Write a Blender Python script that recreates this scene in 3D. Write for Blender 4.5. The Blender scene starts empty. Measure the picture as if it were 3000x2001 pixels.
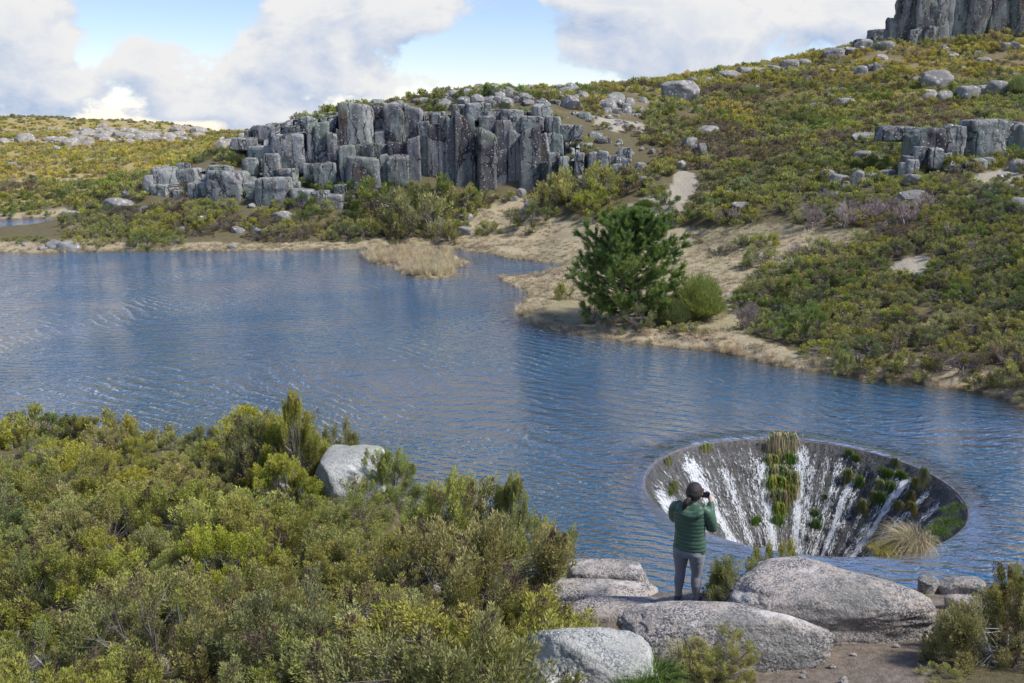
import bpy, bmesh, math, random
import numpy as np
from mathutils import Vector, Matrix

scene = bpy.context.scene
col = scene.collection
rnd = random.Random(7)
R = math.radians

# ------------------------------------------------------------------ camera
CAM_H = 12.0
PITCH = R(13.25)
F = 2286.0            # focal length in units of a 2351 px wide picture
CX, CY = 1175.5, 784.0
cam_d = bpy.data.cameras.new('camera'); cam = bpy.data.objects.new('camera', cam_d); col.objects.link(cam)
cam_d.sensor_width = 36; cam_d.lens = 36 * F / 2351
cam_d.clip_start = 0.1; cam_d.clip_end = 12000
cam.location = (0, 0, CAM_H); cam.rotation_euler = (R(90) - PITCH, 0, 0)
scene.camera = cam

# ------------------------------------------------------------------ world and sun
SUN_EL, SUN_AZ = R(50), R(108)
world = bpy.data.worlds.new('World'); scene.world = world; world.use_nodes = True
SKY_STRENGTH = 0.088
CLOUD_STRENGTH = 0.60
sun_d = bpy.data.lights.new('sun', 'SUN'); sun = bpy.data.objects.new('sun', sun_d); col.objects.link(sun)
sun_d.energy = 2.8; sun_d.angle = R(9); sun_d.color = (1.0, .94, .85)
sdir = Vector((math.sin(SUN_AZ) * math.cos(SUN_EL), math.cos(SUN_AZ) * math.cos(SUN_EL), math.sin(SUN_EL)))
sun.rotation_euler = sdir.to_track_quat('Z', 'Y').to_euler()
vs = scene.view_settings
vs.view_transform = 'Standard'; vs.look = 'None'; vs.exposure = 0.75; vs.gamma = 1; vs.use_curve_mapping = False
try:
    scene.cycles.max_bounces = 6; scene.cycles.transparent_max_bounces = 12
    scene.cycles.diffuse_bounces = 3; scene.cycles.glossy_bounces = 2; scene.cycles.transmission_bounces = 2; scene.cycles.sample_clamp_direct = 5; scene.cycles.sample_clamp_indirect = 4
except Exception:
    pass

# ------------------------------------------------------------------ picture <-> place
cp, sp = math.cos(PITCH), math.sin(PITCH)
def ray(xd, yd):
    a = (xd - CX) / F; b = -(yd - CY) / F
    return (a, cp + b * sp, -sp + b * cp)
def at(xd, yd, Y):
    d = ray(xd, yd); t = Y / d[1]
    return (d[0] * t, Y, CAM_H + d[2] * t)
def atz(xd, yd, z=0.0):
    d = ray(xd, yd); t = (z - CAM_H) / d[2]
    return (d[0] * t, d[1] * t)
def project(x, y, z):
    zz = z - CAM_H
    dep = y * cp - zz * sp; up = y * sp + zz * cp
    return CX + F * x / dep, CY - F * up / dep, dep

# ------------------------------------------------------------------ numpy noise
def _hash(ix, iy, iz, seed):
    h = (ix.astype(np.int64) * 374761393 + iy.astype(np.int64) * 668265263 + iz.astype(np.int64) * 2147483647 + seed * 1274126177) & 0xffffffff
    h = ((h ^ (h >> 13)) * 1274126177) & 0xffffffff
    h = h ^ (h >> 16)
    return (h & 0xffffff) / 8388607.5 - 1.0
def vnoise(p, seed=0):
    p = np.asarray(p, float); i = np.floor(p); f = p - i; f = f * f * (3 - 2 * f); i = i.astype(np.int64)
    out = 0
    for dx in (0, 1):
        wx = f[:, 0] if dx else 1 - f[:, 0]
        for dy in (0, 1):
            wy = f[:, 1] if dy else 1 - f[:, 1]
            for dz in (0, 1):
                wz = f[:, 2] if dz else 1 - f[:, 2]
                out = out + wx * wy * wz * _hash(i[:, 0] + dx, i[:, 1] + dy, i[:, 2] + dz, seed)
    return out
def fbm(p, seed=0, octv=4, gain=.5):
    p = np.asarray(p, float); a, s, o = 1.0, 0, 0
    for k in range(octv):
        o = o + a * vnoise(p * (2.03 ** k) + 17.3 * k, seed + k); s += a; a *= gain
    return o / s
def xy0(x, y, k=1.0):
    return np.stack([np.asarray(x) * k, np.asarray(y) * k, np.zeros_like(np.asarray(x, float))], 1)

# ------------------------------------------------------------------ node helpers
def new_mat(name):
    m = bpy.data.materials.new(name); m.use_nodes = True
    nt = m.node_tree; nt.nodes.clear()
    return m, nt
class NT:
    def __init__(s, nt): s.nt = nt
    def n(s, typ, **kw):
        nd = s.nt.nodes.new(typ)
        for k, v in kw.items():
            if k.startswith('i_'):
                key = k[2:]; key = int(key) if key.isdigit() else key.replace('_', ' ')
                sock = nd.inputs[key]
                if hasattr(v, 'is_output'): s.nt.links.new(v, sock)
                else: sock.default_value = v
            else: setattr(nd, k, v)
        return nd
    def math(s, op, a, b=None, c=None, clamp=False):
        nd = s.nt.nodes.new('ShaderNodeMath'); nd.operation = op; nd.use_clamp = clamp
        for i, v in enumerate((a, b, c)):
            if v is None: continue
            if hasattr(v, 'is_output'): s.nt.links.new(v, nd.inputs[i])
            else: nd.inputs[i].default_value = v
        return nd.outputs[0]
    def vec(s, op, a, b=None, scale=None):
        nd = s.nt.nodes.new('ShaderNodeVectorMath'); nd.operation = op
        for i, v in enumerate((a, b)):
            if v is None: continue
            if hasattr(v, 'is_output'): s.nt.links.new(v, nd.inputs[i])
            else: nd.inputs[i].default_value = v
        if scale is not None:
            if hasattr(scale, 'is_output'): s.nt.links.new(scale, nd.inputs['Scale'])
            else: nd.inputs['Scale'].default_value = scale
        return nd.outputs['Value'] if op in ('LENGTH', 'DISTANCE', 'DOT_PRODUCT') else nd.outputs[0]
    def mix(s, f, a, b, blend='MIX'):
        nd = s.nt.nodes.new('ShaderNodeMix'); nd.data_type = 'RGBA'; nd.blend_type = blend
        for sock, v in ((nd.inputs[0], f), (nd.inputs[6], a), (nd.inputs[7], b)):
            if hasattr(v, 'is_output'): s.nt.links.new(v, sock)
            else: sock.default_value = (tuple(v) + (1,) if isinstance(v, (tuple, list)) and len(v) == 3 else v)
        return nd.outputs[2]
    def ramp(s, f, lo, hi, to0=0.0, to1=1.0, smooth=True):
        nd = s.nt.nodes.new('ShaderNodeMapRange'); nd.interpolation_type = 'SMOOTHSTEP' if smooth else 'LINEAR'
        s.nt.links.new(f, nd.inputs[0])
        for i, v in zip((1, 2, 3, 4), (lo, hi, to0, to1)):
            if hasattr(v, 'is_output'): s.nt.links.new(v, nd.inputs[i])
            else: nd.inputs[i].default_value = v
        return nd.outputs[0]
    def noise(s, vec, scale, detail=3, rough=.5, dist=0.0):
        nd = s.nt.nodes.new('ShaderNodeTexNoise'); nd.inputs['Scale'].default_value = scale
        nd.inputs['Detail'].default_value = detail; nd.inputs['Roughness'].default_value = rough; nd.inputs['Distortion'].default_value = dist
        s.nt.links.new(vec, nd.inputs['Vector'])
        return nd.outputs['Fac']
    def map(s, vec, scale=(1, 1, 1), rot=(0, 0, 0), loc=(0, 0, 0)):
        nd = s.nt.nodes.new('ShaderNodeMapping'); nd.inputs['Scale'].default_value = scale
        nd.inputs['Rotation'].default_value = rot; nd.inputs['Location'].default_value = loc
        s.nt.links.new(vec, nd.inputs['Vector']); return nd.outputs[0]
    def bump(s, h, strength=.5, dist=.05, normal=None):
        nd = s.nt.nodes.new('ShaderNodeBump'); s.nt.links.new(h, nd.inputs['Height'])
        for k, v in (('Strength', strength), ('Distance', dist)):
            if hasattr(v, 'is_output'): s.nt.links.new(v, nd.inputs[k])
            else: nd.inputs[k].default_value = v
        if normal is not None: s.nt.links.new(normal, nd.inputs['Normal'])
        return nd.outputs[0]
    def link(s, a, b): s.nt.links.new(a, b)

# ------------------------------------------------------------------ sky with clouds
def build_world():
    nt = world.node_tree; nt.nodes.clear(); W = NT(nt)
    g = bpy.data.node_groups.new('cloud_density', 'ShaderNodeTree')
    g.interface.new_socket('Vector', in_out='INPUT', socket_type='NodeSocketVector')
    g.interface.new_socket('Density', in_out='OUTPUT', socket_type='NodeSocketFloat')
    G = NT(g); gi = g.nodes.new('NodeGroupInput'); go = g.nodes.new('NodeGroupOutput')
    v = gi.outputs[0]
    big = G.noise(G.map(v, (1, 1, 1.9), loc=(3.1, 1.7, .4)), 3.0, 3, .5)
    det = G.noise(G.map(v, (1, 1, 1.7)), 9.0, 7, .6, .35)
    fin = G.noise(G.map(v, (1, 1, 1.5), loc=(1, 2, 3)), 26.0, 5, .6)
    s = G.math('ADD', G.math('MULTIPLY', big, .75), G.math('ADD', G.math('MULTIPLY', det, 1.25), G.math('MULTIPLY', fin, .30)))
    # masses of cloud and gaps of blue: (x, y, radius x, radius y, weight)
    blobs = [(80, 40, 130, 60, .40), (70, 175, 130, 75, .50), (230, 120, 55, 90, -.32), (330, 45, 130, 40, -.45),
             (340, 150, 90, 55, .36), (570, 140, 110, 60, .42), (780, 90, 170, 100, .60), (1000, 30, 120, 50, .42), (470, 75, 110, 40, -.30),
             (1130, 110, 110, 75, -.50), (620, 235, 220, 35, .30), (1500, 130, 230, 70, .46), (1650, 20, 320, 60, .42),
             (1950, 60, 160, 100, .40), (250, 235, 90, 25, -.2), (820, 185, 160, 28, .30), (1270, 130, 70, 40, -.12), (1230,35,110,40,-.28),
             (1050, 190, 120, 25, .12), (430, 262, 130, 16, .2)]
    for bx, by, rx, ry, w in blobs:
        d = Vector(ray(bx, by)).normalized()
        rr = rx / F
        q = G.map(G.vec('SUBTRACT', v, tuple(d)), (1, 1, rx / ry))
        L = G.vec('LENGTH', q)
        gs = G.ramp(L, 0.0, rr * 1.7, 1.0, 0.0)
        s = G.math('MULTIPLY_ADD', gs, w * .62, s)
    G.link(s, go.inputs[0])
    tc = W.n('ShaderNodeTexCoord').outputs['Generated']
    def dens(vec):
        nd = nt.nodes.new('ShaderNodeGroup'); nd.node_tree = g; W.link(vec, nd.inputs[0]); return nd.outputs[0]
    d0 = dens(tc)
    d1 = dens(W.vec('ADD', tc, (.012, 0, .026)))
    cover = W.ramp(d0, 1.14, 1.30)
    lit = W.math('MULTIPLY_ADD', W.math('SUBTRACT', d0, d1), 2.3, .68, clamp=True)
    thick = W.ramp(d0, 1.36, 1.78, 0, 1)
    lit = W.math('SUBTRACT', lit, W.math('MULTIPLY', thick, .46), clamp=True)
    cc = W.mix(lit, (.42, .53, .74), (.86, .86, .86))
    sky = W.n('ShaderNodeTexSky', sky_type='NISHITA', sun_disc=False, sun_elevation=SUN_EL, sun_rotation=SUN_AZ,
              altitude=1600.0, air_density=1.0, dust_density=.2, ozone_density=3.0)
    hz = W.n('ShaderNodeSeparateXYZ', i_0=tc).outputs[2]
    b1 = W.n('ShaderNodeBackground', i_Color=W.mix(1.0, sky.outputs[0], (1.04, .98, 1.06), 'MULTIPLY'), i_Strength=SKY_STRENGTH)
    b2 = W.n('ShaderNodeBackground', i_Color=cc, i_Strength=CLOUD_STRENGTH)
    up = W.ramp(hz, .12, .27, 1.0, .22)       # coverage thins towards the zenith
    cover = W.math('MULTIPLY', cover, up)
    mx = W.n('ShaderNodeMixShader', i_0=cover, i_1=b1.outputs[0], i_2=b2.outputs[0])
    W.n('ShaderNodeOutputWorld', i_Surface=mx.outputs[0])
build_world()
world.cycles.sampling_method = 'MANUAL'; world.cycles.sample_map_resolution = 256

# ------------------------------------------------------------------ object helpers
def tag(o, label=None, cat=None, group=None, kind=None):
    if label: o['label'] = label
    if cat: o['category'] = cat
    if group: o['group'] = group
    if kind: o['kind'] = kind
    return o
def empty(name, loc=(0, 0, 0), rz=0.0):
    o = bpy.data.objects.new(name, None); col.objects.link(o); o.location = loc; o.rotation_euler = (0, 0, rz)
    o.empty_display_size = .2; return o
def link(name, me, parent=None, loc=None, rot=None, scl=None):
    o = bpy.data.objects.new(name, me); col.objects.link(o)
    if parent: o.parent = parent
    if loc is not None: o.location = loc
    if rot is not None: o.rotation_euler = rot
    if scl is not None: o.scale = scl if hasattr(scl, '__len__') else (scl,) * 3
    return o
def mk_mesh(name, V, Fs, mats=(), cols=None, uv=None, smooth=False, mi=None):
    """V n x 3; Fs: list of int arrays (m x 3 or m x 4)"""
    V = np.asarray(V, np.float32)
    Fs = [np.asarray(f, np.int32) for f in Fs if len(f)]
    me = bpy.data.meshes.new(name)
    me.vertices.add(len(V)); me.vertices.foreach_set('co', V.ravel())
    loops = np.concatenate([f.ravel() for f in Fs]); tot = np.concatenate([np.full(len(f), f.shape[1], np.int32) for f in Fs])
    me.loops.add(len(loops)); me.loops.foreach_set('vertex_index', loops)
    me.polygons.add(len(tot))
    st = np.zeros(len(tot), np.int32); st[1:] = np.cumsum(tot)[:-1]
    me.polygons.foreach_set('loop_start', st)
    try: me.polygons.foreach_set('loop_total', tot)
    except Exception: pass
    if mi is not None: me.polygons.foreach_set('material_index', np.asarray(mi, np.int32))
    me.update(calc_edges=True)
    me.polygons.foreach_set('use_smooth', np.full(len(tot), smooth))
    if cols is not None:
        a = me.color_attributes.new('col', 'FLOAT_COLOR', 'POINT')
        c = np.ones((len(V), 4), np.float32); c[:, :3] = cols; a.data.foreach_set('color', c.ravel())
    if uv is not None:
        l = me.uv_layers.new(name='flow'); l.data.foreach_set('uv', np.asarray(uv, np.float32)[loops].ravel())
    for m in mats: me.materials.append(m)
    return me
def grid_faces(nu, nv, wrap=False):
    """index = j*nu + i"""
    i = np.arange(nu if wrap else nu - 1); j = np.arange(nv - 1)
    I, J = np.meshgrid(i, j); I = I.ravel(); J = J.ravel(); I2 = (I + 1) % nu
    return np.stack([J * nu + I, J * nu + I2, (J + 1) * nu + I2, (J + 1) * nu + I], 1)

# ------------------------------------------------------------------ terrain
FX, FY, FR = 9.35, 30.43, 5.0          # overflow funnel: centre and radius
def D(pts): return [atz(x, y) for x, y in pts]
lake = D([(0, 577), (90, 582), (180, 577), (300, 575), (560, 575), (700, 573), (830, 572), (900, 566), (1000, 568), (1100, 578), (1170, 592),
          (1290, 606), (1320, 618), (1250, 628), (1150, 638), (1160, 650), (1205, 664), (1212, 685), (1196, 705), (1213, 742), (1280, 762), (1400, 778), (1500, 790), (1620, 805),
          (1700, 815), (1780, 837), (1850, 850), (1950, 860), (2060, 872), (2150, 882), (2230, 897), (2300, 917), (2351, 942)]) + \
       [(30, 32), (45, 28), (70, 20), (60, -5), (40, -8), (30, 6), (20, 12.5), (14, 14.2), (8, 14.0), (3.5, 13.75), (2.0, 13.75), (1.45, 14.9), (.7, 17.3), (-.4, 20), (-2.0, 24), (-4.2, 30.5), (-7, 33)] + \
       D([(480, 1045), (390, 1052), (300, 1030), (180, 1008), (90, 1006), (0, 1010)]) + [(-35, 33), (-60, 36), (-80, 55), (-72, 82)]
pond = D([(-160, 545), (-90, 508), (0, 504), (60, 500), (150, 500), (190, 506), (130, 524), (60, 530), (0, 535)])
isle = D([(828, 588), (880, 578), (950, 579), (1040, 586), (1080, 602), (1035, 614), (1038, 634), (985, 638), (930, 630), (900, 612), (850, 602)])
def poly_sd(x, y, poly):
    """distance to the polygon's outline, positive outside"""
    P = np.array(poly); Q = np.roll(P, -1, 0); best = np.full(x.shape, 1e9); inside = np.zeros(x.shape, bool)
    for (ax, ay), (bx, by) in zip(P, Q):
        ex, ey = bx - ax, by - ay; t = np.clip(((x - ax) * ex + (y - ay) * ey) / (ex * ex + ey * ey + 1e-9), 0, 1)
        best = np.minimum(best, (x - ax - t * ex) ** 2 + (y - ay - t * ey) ** 2)
        c = ((ay > y) != (by > y)) & (x < (bx - ax) * (y - ay) / (by - ay + 1e-12) + ax); inside ^= c
    d = np.sqrt(best); return np.where(inside, -d, d)
def in_poly_d(xs, ys, poly):
    return poly_sd(np.asarray(xs, float), np.asarray(ys, float), poly) < 0
ctl = []
def C(*pts):
    for x, y, Y in pts: ctl.append(at(x, y, Y))
C((600, 312, 109), (700, 285, 111), (790, 256, 113), (900, 240, 116), (1000, 220, 120), (1150, 211, 125), (1300, 212, 130), (1400, 218, 132),
  (1500, 214, 135), (1600, 200, 142), (1700, 176, 148), (1850, 142, 155), (1960, 118, 160), (2050, 98, 163), (2200, 86, 164), (2351, 72, 165))
C((1400, 250, 118), (1500, 300, 108), (1600, 350, 100), (1500, 400, 93), (1600, 430, 90), (1700, 300, 112), (1800, 250, 128), (2000, 200, 138),
  (2200, 150, 150), (1900, 350, 98), (2100, 418, 79), (1900, 430, 84), (2351, 420, 76), (2351, 300, 95), (2351, 200, 125), (2150, 290, 98),
  (1700, 460, 82), (1900, 500, 74), (2100, 520, 69), (2351, 540, 61), (2250, 400, 79))
C((1200, 500, 92), (1250, 550, 87), (1400, 510, 86), (1600, 570, 77), (1300, 612, 72.5), (1700, 610, 68), (1900, 580, 68), (1500, 690, 59.5), (1750, 710, 56.5),
  (2000, 720, 53), (2200, 730, 50), (2351, 740, 48), (2100, 815, 45), (2351, 870, 40.5))
C((800, 535, 90), (500, 540, 91), (300, 545, 88), (100, 552, 85.5), (0, 556, 85), (200, 525, 93), (350, 485, 98), (250, 488, 100))
for _x in range(820, 1260, 50): C((_x, 450, 99.4), (_x, 262, 107))
for _x, _y, _Y in ((345, 462, 99), (400, 464, 98.8), (450, 466, 98.2), (500, 470, 97.4), (560, 476, 96.6), (620, 482, 95.8), (680, 484, 95.6), (740, 478, 96.2), (790, 462, 98)): C((_x, _y, _Y))
C((1330, 430, 95))
C((350, 398, 103.4), (450, 390, 103.4), (560, 392, 103), (640, 400, 102.6), (720, 420, 102), (600, 340, 108), (700, 300, 109), (520, 366, 107))
C((800, 256, 109), (1000, 246, 109), (1250, 268, 109), (1370, 305, 106), (1450, 400, 97), (800, 430, 101.4))
C((50, 484, 118), (300, 445, 125), (100, 445, 128), (100, 402, 150), (400, 385, 145), (200, 345, 215), (500, 335, 190), (100, 305, 310), (400, 305, 290),
  (560, 303, 270), (0, 268, 420), (200, 274, 420), (400, 285, 400), (-200, 300, 400), (-200, 400, 160), (-200, 480, 120))
for x, y in ((-250, 600), (-100, 620), (-60, 440), (0, 380), (100, 560), (250, 500), (400, 400), (-400, 520), (-500, 0), (500, 0), (0, -500)): ctl.append((x, y, 0 if y < 375 else -14))
for x, y in ((-1500, 2500), (0, 3000), (1500, 2500), (3000, 0), (-3000, 0), (0, -3000)): ctl.append((x, y, -190))
for x, y in ((60, 210), (90, 220), (30, 190), (120, 200)): ctl.append((x, y, 14))
for x, y in ((100, 120), (90, 70), (140, 60)): ctl.append((x, y, 14))
for x, y in ((80, 34), (40, 38), (60, 45)): ctl.append((x, y, 2.5))
# the near bank, in metres
ctl += [(-14, 10, 4.0), (-6, 9, 5.1), (-5, 9.5, 5.0), (-2, 9.5, 5.35), (0, 9, 5.85), (0, 11, 5.35), (2.3, 11.9, 5.66), (1, 13, 5.3), (2.2, 13, 5.5), (4, 11.5, 5.75), (3.5, 9, 6.3), (6, 9, 6.4),
        (1.8, 9, 6.15), (6.5, 12.4, 5.65), (9, 12, 5.7), (12, 13, 5.3), (5, 13.2, 5.4), (0, 14, 4.7), (-3, 14, 4.55), (-1.5, 17, 3.7), (0.5, 16, 4.0), (-5, 22, 3.1), (-7, 22, 2.9), (-4.5, 25, 2.7),
        (-9, 17, 3.3), (-10, 28, 1.2), (-18, 28, 1.4), (-16, 20, 2.6), (-25, 18, 3), (0, 0, 10.2), (-8, 3, 7.2), (8, 4, 8.2), (0, -20, 12), (30, -20, 10), (-30, -20, 9), (20, 5, 6), (-40, 10, 4), (-40, 25, 2), (0, 5, 7.9), (4, 6, 7.6), (-4, 6, 6.6)]
ctl = np.array(ctl)
_n = len(ctl)
_K = np.linalg.norm(ctl[:, None, :2] - ctl[None, :, :2], axis=2)
_A = np.zeros((_n + 1, _n + 1)); _A[:_n, :_n] = _K; _A[_n, :_n] = 1; _A[:_n, _n] = 1
_w = np.linalg.solve(_A, np.r_[ctl[:, 2], 0])
def rbf(x, y):
    out = np.full(x.shape, _w[_n])
    for k in range(_n): out += _w[k] * np.hypot(x - ctl[k, 0], y - ctl[k, 1])
    return out
def shore(x, y):
    s = np.minimum(poly_sd(x, y, lake), poly_sd(x, y, pond))
    s = np.maximum(s, -poly_sd(x, y, isle))
    r = np.hypot(x, y)
    return s + np.clip(r / 60, .25, 1) * (.38 * vnoise(xy0(x, y, .45), 5) + .2 * vnoise(xy0(x, y, 1.7), 6))
def ground(x, y, full=False):
    x = np.atleast_1d(np.asarray(x, float)); y = np.atleast_1d(np.asarray(y, float))
    h = rbf(x, y); s = shore(x, y); r = np.hypot(x, y)
    amp = np.clip((r - 16) / 60, .05, .35)
    h = h + amp * fbm(xy0(x, y, .22), 11, 4) * 1.2 + .05 * fbm(xy0(x, y, 1.6), 12, 3) * np.clip(r / 20, .6, 2)
    h = np.where(y > 380, h + .8 * fbm(xy0(x, y, .03), 13, 3), h)
    h = np.where(r < 330, np.maximum(h, .10 + .04 * vnoise(xy0(x, y, .8), 14)), h)
    z = np.minimum(h, .02 + np.maximum(s, 0) * np.where(y < 26, (1.9 + 2.3 * np.clip((x + .8) / 2.6, 0, 1)), .45))
    z = np.where(s < 0, np.maximum(s * .22, -1.9), z)
    rf = np.hypot(x - FX, y - FY)
    z = np.where(rf < FR + .8, -7.0, z)
    return (z, s) if full else z
def gz(x, y): return float(ground(x, y)[0])
def hit(xd, yd, y0=6.0, y1=500.0):
    Ys = np.geomspace(y0, y1, 500); d = ray(xd, yd)
    X = d[0] / d[1] * Ys; Z = CAM_H + d[2] / d[1] * Ys
    g = ground(X, Ys); k = np.argmax(Z <= g)
    if Z[k] > g[k]: k = len(Ys) - 1
    return float(X[k]), float(Ys[k]), float(g[k])

meadow = [(1085, 475), (1200, 452), (1240, 505), (1420, 500), (1500, 500), (1600, 528), (1760, 512), (2010, 530), (1960, 565), (1830, 585), (1745, 640), (1690, 690), (1720, 770), (1800, 800), (1930, 862), (1700, 840),
          (1190, 760), (1120, 620), (800, 592), (240, 585), (260, 562), (560, 558), (840, 556), (1000, 548), (1060, 520)]
path1 = [(1440, 470), (1530, 440), (1560, 380), (1600, 400), (1620, 455), (1540, 500), (1470, 500)]
path2 = [(1360, 290), (1400, 225), (1440, 214), (1480, 235), (1500, 290), (1480, 300), (1400, 300)]
path3 = [(2230, 400), (2351, 385), (2351, 430), (2250, 440)]
path4 = [(2050, 600), (2110, 585), (2170, 600), (2130, 640), (2040, 640)]
cliffz = [(330, 470), (350, 385), (480, 375), (520, 320), (640, 295), (790, 240), (1000, 225), (1300, 235), (1480, 330), (1480, 390), (1330, 420), (1230, 452), (1100, 442), (900, 424), (800, 430), (700, 470), (560, 472)]
bare_r = [(1240, 1290), (1500, 1280), (1640, 1370), (2180, 1350), (2260, 1420), (2180, 1470), (2100, 1600), (1150, 1600), (1330, 1440)]

def terrain():
    ang = np.concatenate([np.radians(np.linspace(-38, 38, 460)), np.radians(np.linspace(39.5, 320.5, 70))])
    rr = np.concatenate([[.5, 2, 4, 6], np.geomspace(7.2, 190, 480), np.geomspace(195, 3200, 70)])
    nu, nv = len(ang), len(rr)
    A, Rr = np.meshgrid(ang, rr); x = (Rr * np.sin(A)).ravel(); y = (Rr * np.cos(A)).ravel()
    z, s = ground(x, y, True)
    c = np.zeros((len(x), 3))
    xd, yd, dep = project(x, y, z)
    n1 = fbm(xy0(x, y, .35), 21, 4); n2 = fbm(xy0(x, y, 1.3), 22, 3)
    heath = np.array([.15, .13, .075]); straw = np.array([.47, .405, .275]); soil = np.array([.24, .20, .165]); silt = np.array([.05, .043, .025]); pale = np.array([.42, .38, .31])
    c[:] = heath; 
    jx, jy = xd + 14 * n1, yd + 5 * n2
    front = dep > 3
    pm = (in_poly_d(jx, jy, meadow) | (s < 1.6)) & front & (y > 36)
    t = np.clip(.80 + .35 * n2, 0, 1)[:, None]
    gg = np.clip(n1 * 2.6 + .1, 0, 1)[:, None]; sw = straw * (1 - gg * .45) + np.array([.20, .21, .10]) * gg * .45
    c = np.where(pm[:, None], np.array([.26, .20, .15]) * (1 - t) + sw * t, c)
    for P in (path1, path2, path3, path4):
        c = np.where((in_poly_d(jx, jy, P) & (y > 36))[:, None], pale, c)
    nr = front & in_poly_d(xd + 5 * n2, yd, bare_r) & (y < 18)
    c = np.where(nr[:, None], soil, c)
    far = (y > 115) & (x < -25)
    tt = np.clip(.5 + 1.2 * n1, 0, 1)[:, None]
    c = np.where(far[:, None], np.array([.42, .33, .11]) * tt + np.array([.40, .33, .22]) * (1 - tt), c)  # yellow heath tone, brightened to carry the sunlight lying on the far plain
    up = (y > 112) & (x > 5)
    c = np.where(up[:, None], np.array([.14, .115, .06]) * tt + np.array([.24, .20, .13]) * (1 - tt), c)
    shal = np.clip(-s / 2.5, 0, 1)[:, None]
    c = np.where((s < .05)[:, None], np.array([.17, .12, .06]) * (1 - shal) + silt * shal, c)
    Fc = grid_faces(nu, nv, wrap=True)
    m, nt = new_mat('terrain_ground'); N = NT(nt)
    pos = N.n('ShaderNodeNewGeometry').outputs['Position']
    at_ = N.n('ShaderNodeAttribute', attribute_name='col').outputs['Color']
    f1 = N.noise(pos, 7, 6, .65); f2 = N.noise(pos, 1.3, 4, .6); f3 = N.noise(pos, 45, 3, .7)
    v = N.math('MULTIPLY_ADD', f1, 1.0, N.math('MULTIPLY', f3, .7)); v = N.ramp(v, .5, 1.25, .55, 1.45)
    c1 = N.mix(1.0, at_, N.n('ShaderNodeCombineColor', i_0=v, i_1=v, i_2=v).outputs[0], 'MULTIPLY')
    c2 = N.mix(N.ramp(f2, .5, .72, 0, .45), c1, N.mix(.5, at_, (.17, .15, .08)))
    bs = N.n('ShaderNodeBsdfPrincipled', i_Base_Color=c2, i_Roughness=.95)
    bs.inputs['Specular IOR Level'].default_value = .15
    N.link(N.bump(N.math('ADD', f1, N.math('MULTIPLY', f3, .4)), .8, .06), bs.inputs['Normal'])
    N.n('ShaderNodeOutputMaterial', i_Surface=bs.outputs[0])
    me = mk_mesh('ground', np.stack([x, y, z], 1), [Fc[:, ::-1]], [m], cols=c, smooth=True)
    o = link('ground', me); tag(o, kind='structure')
terrain()

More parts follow.
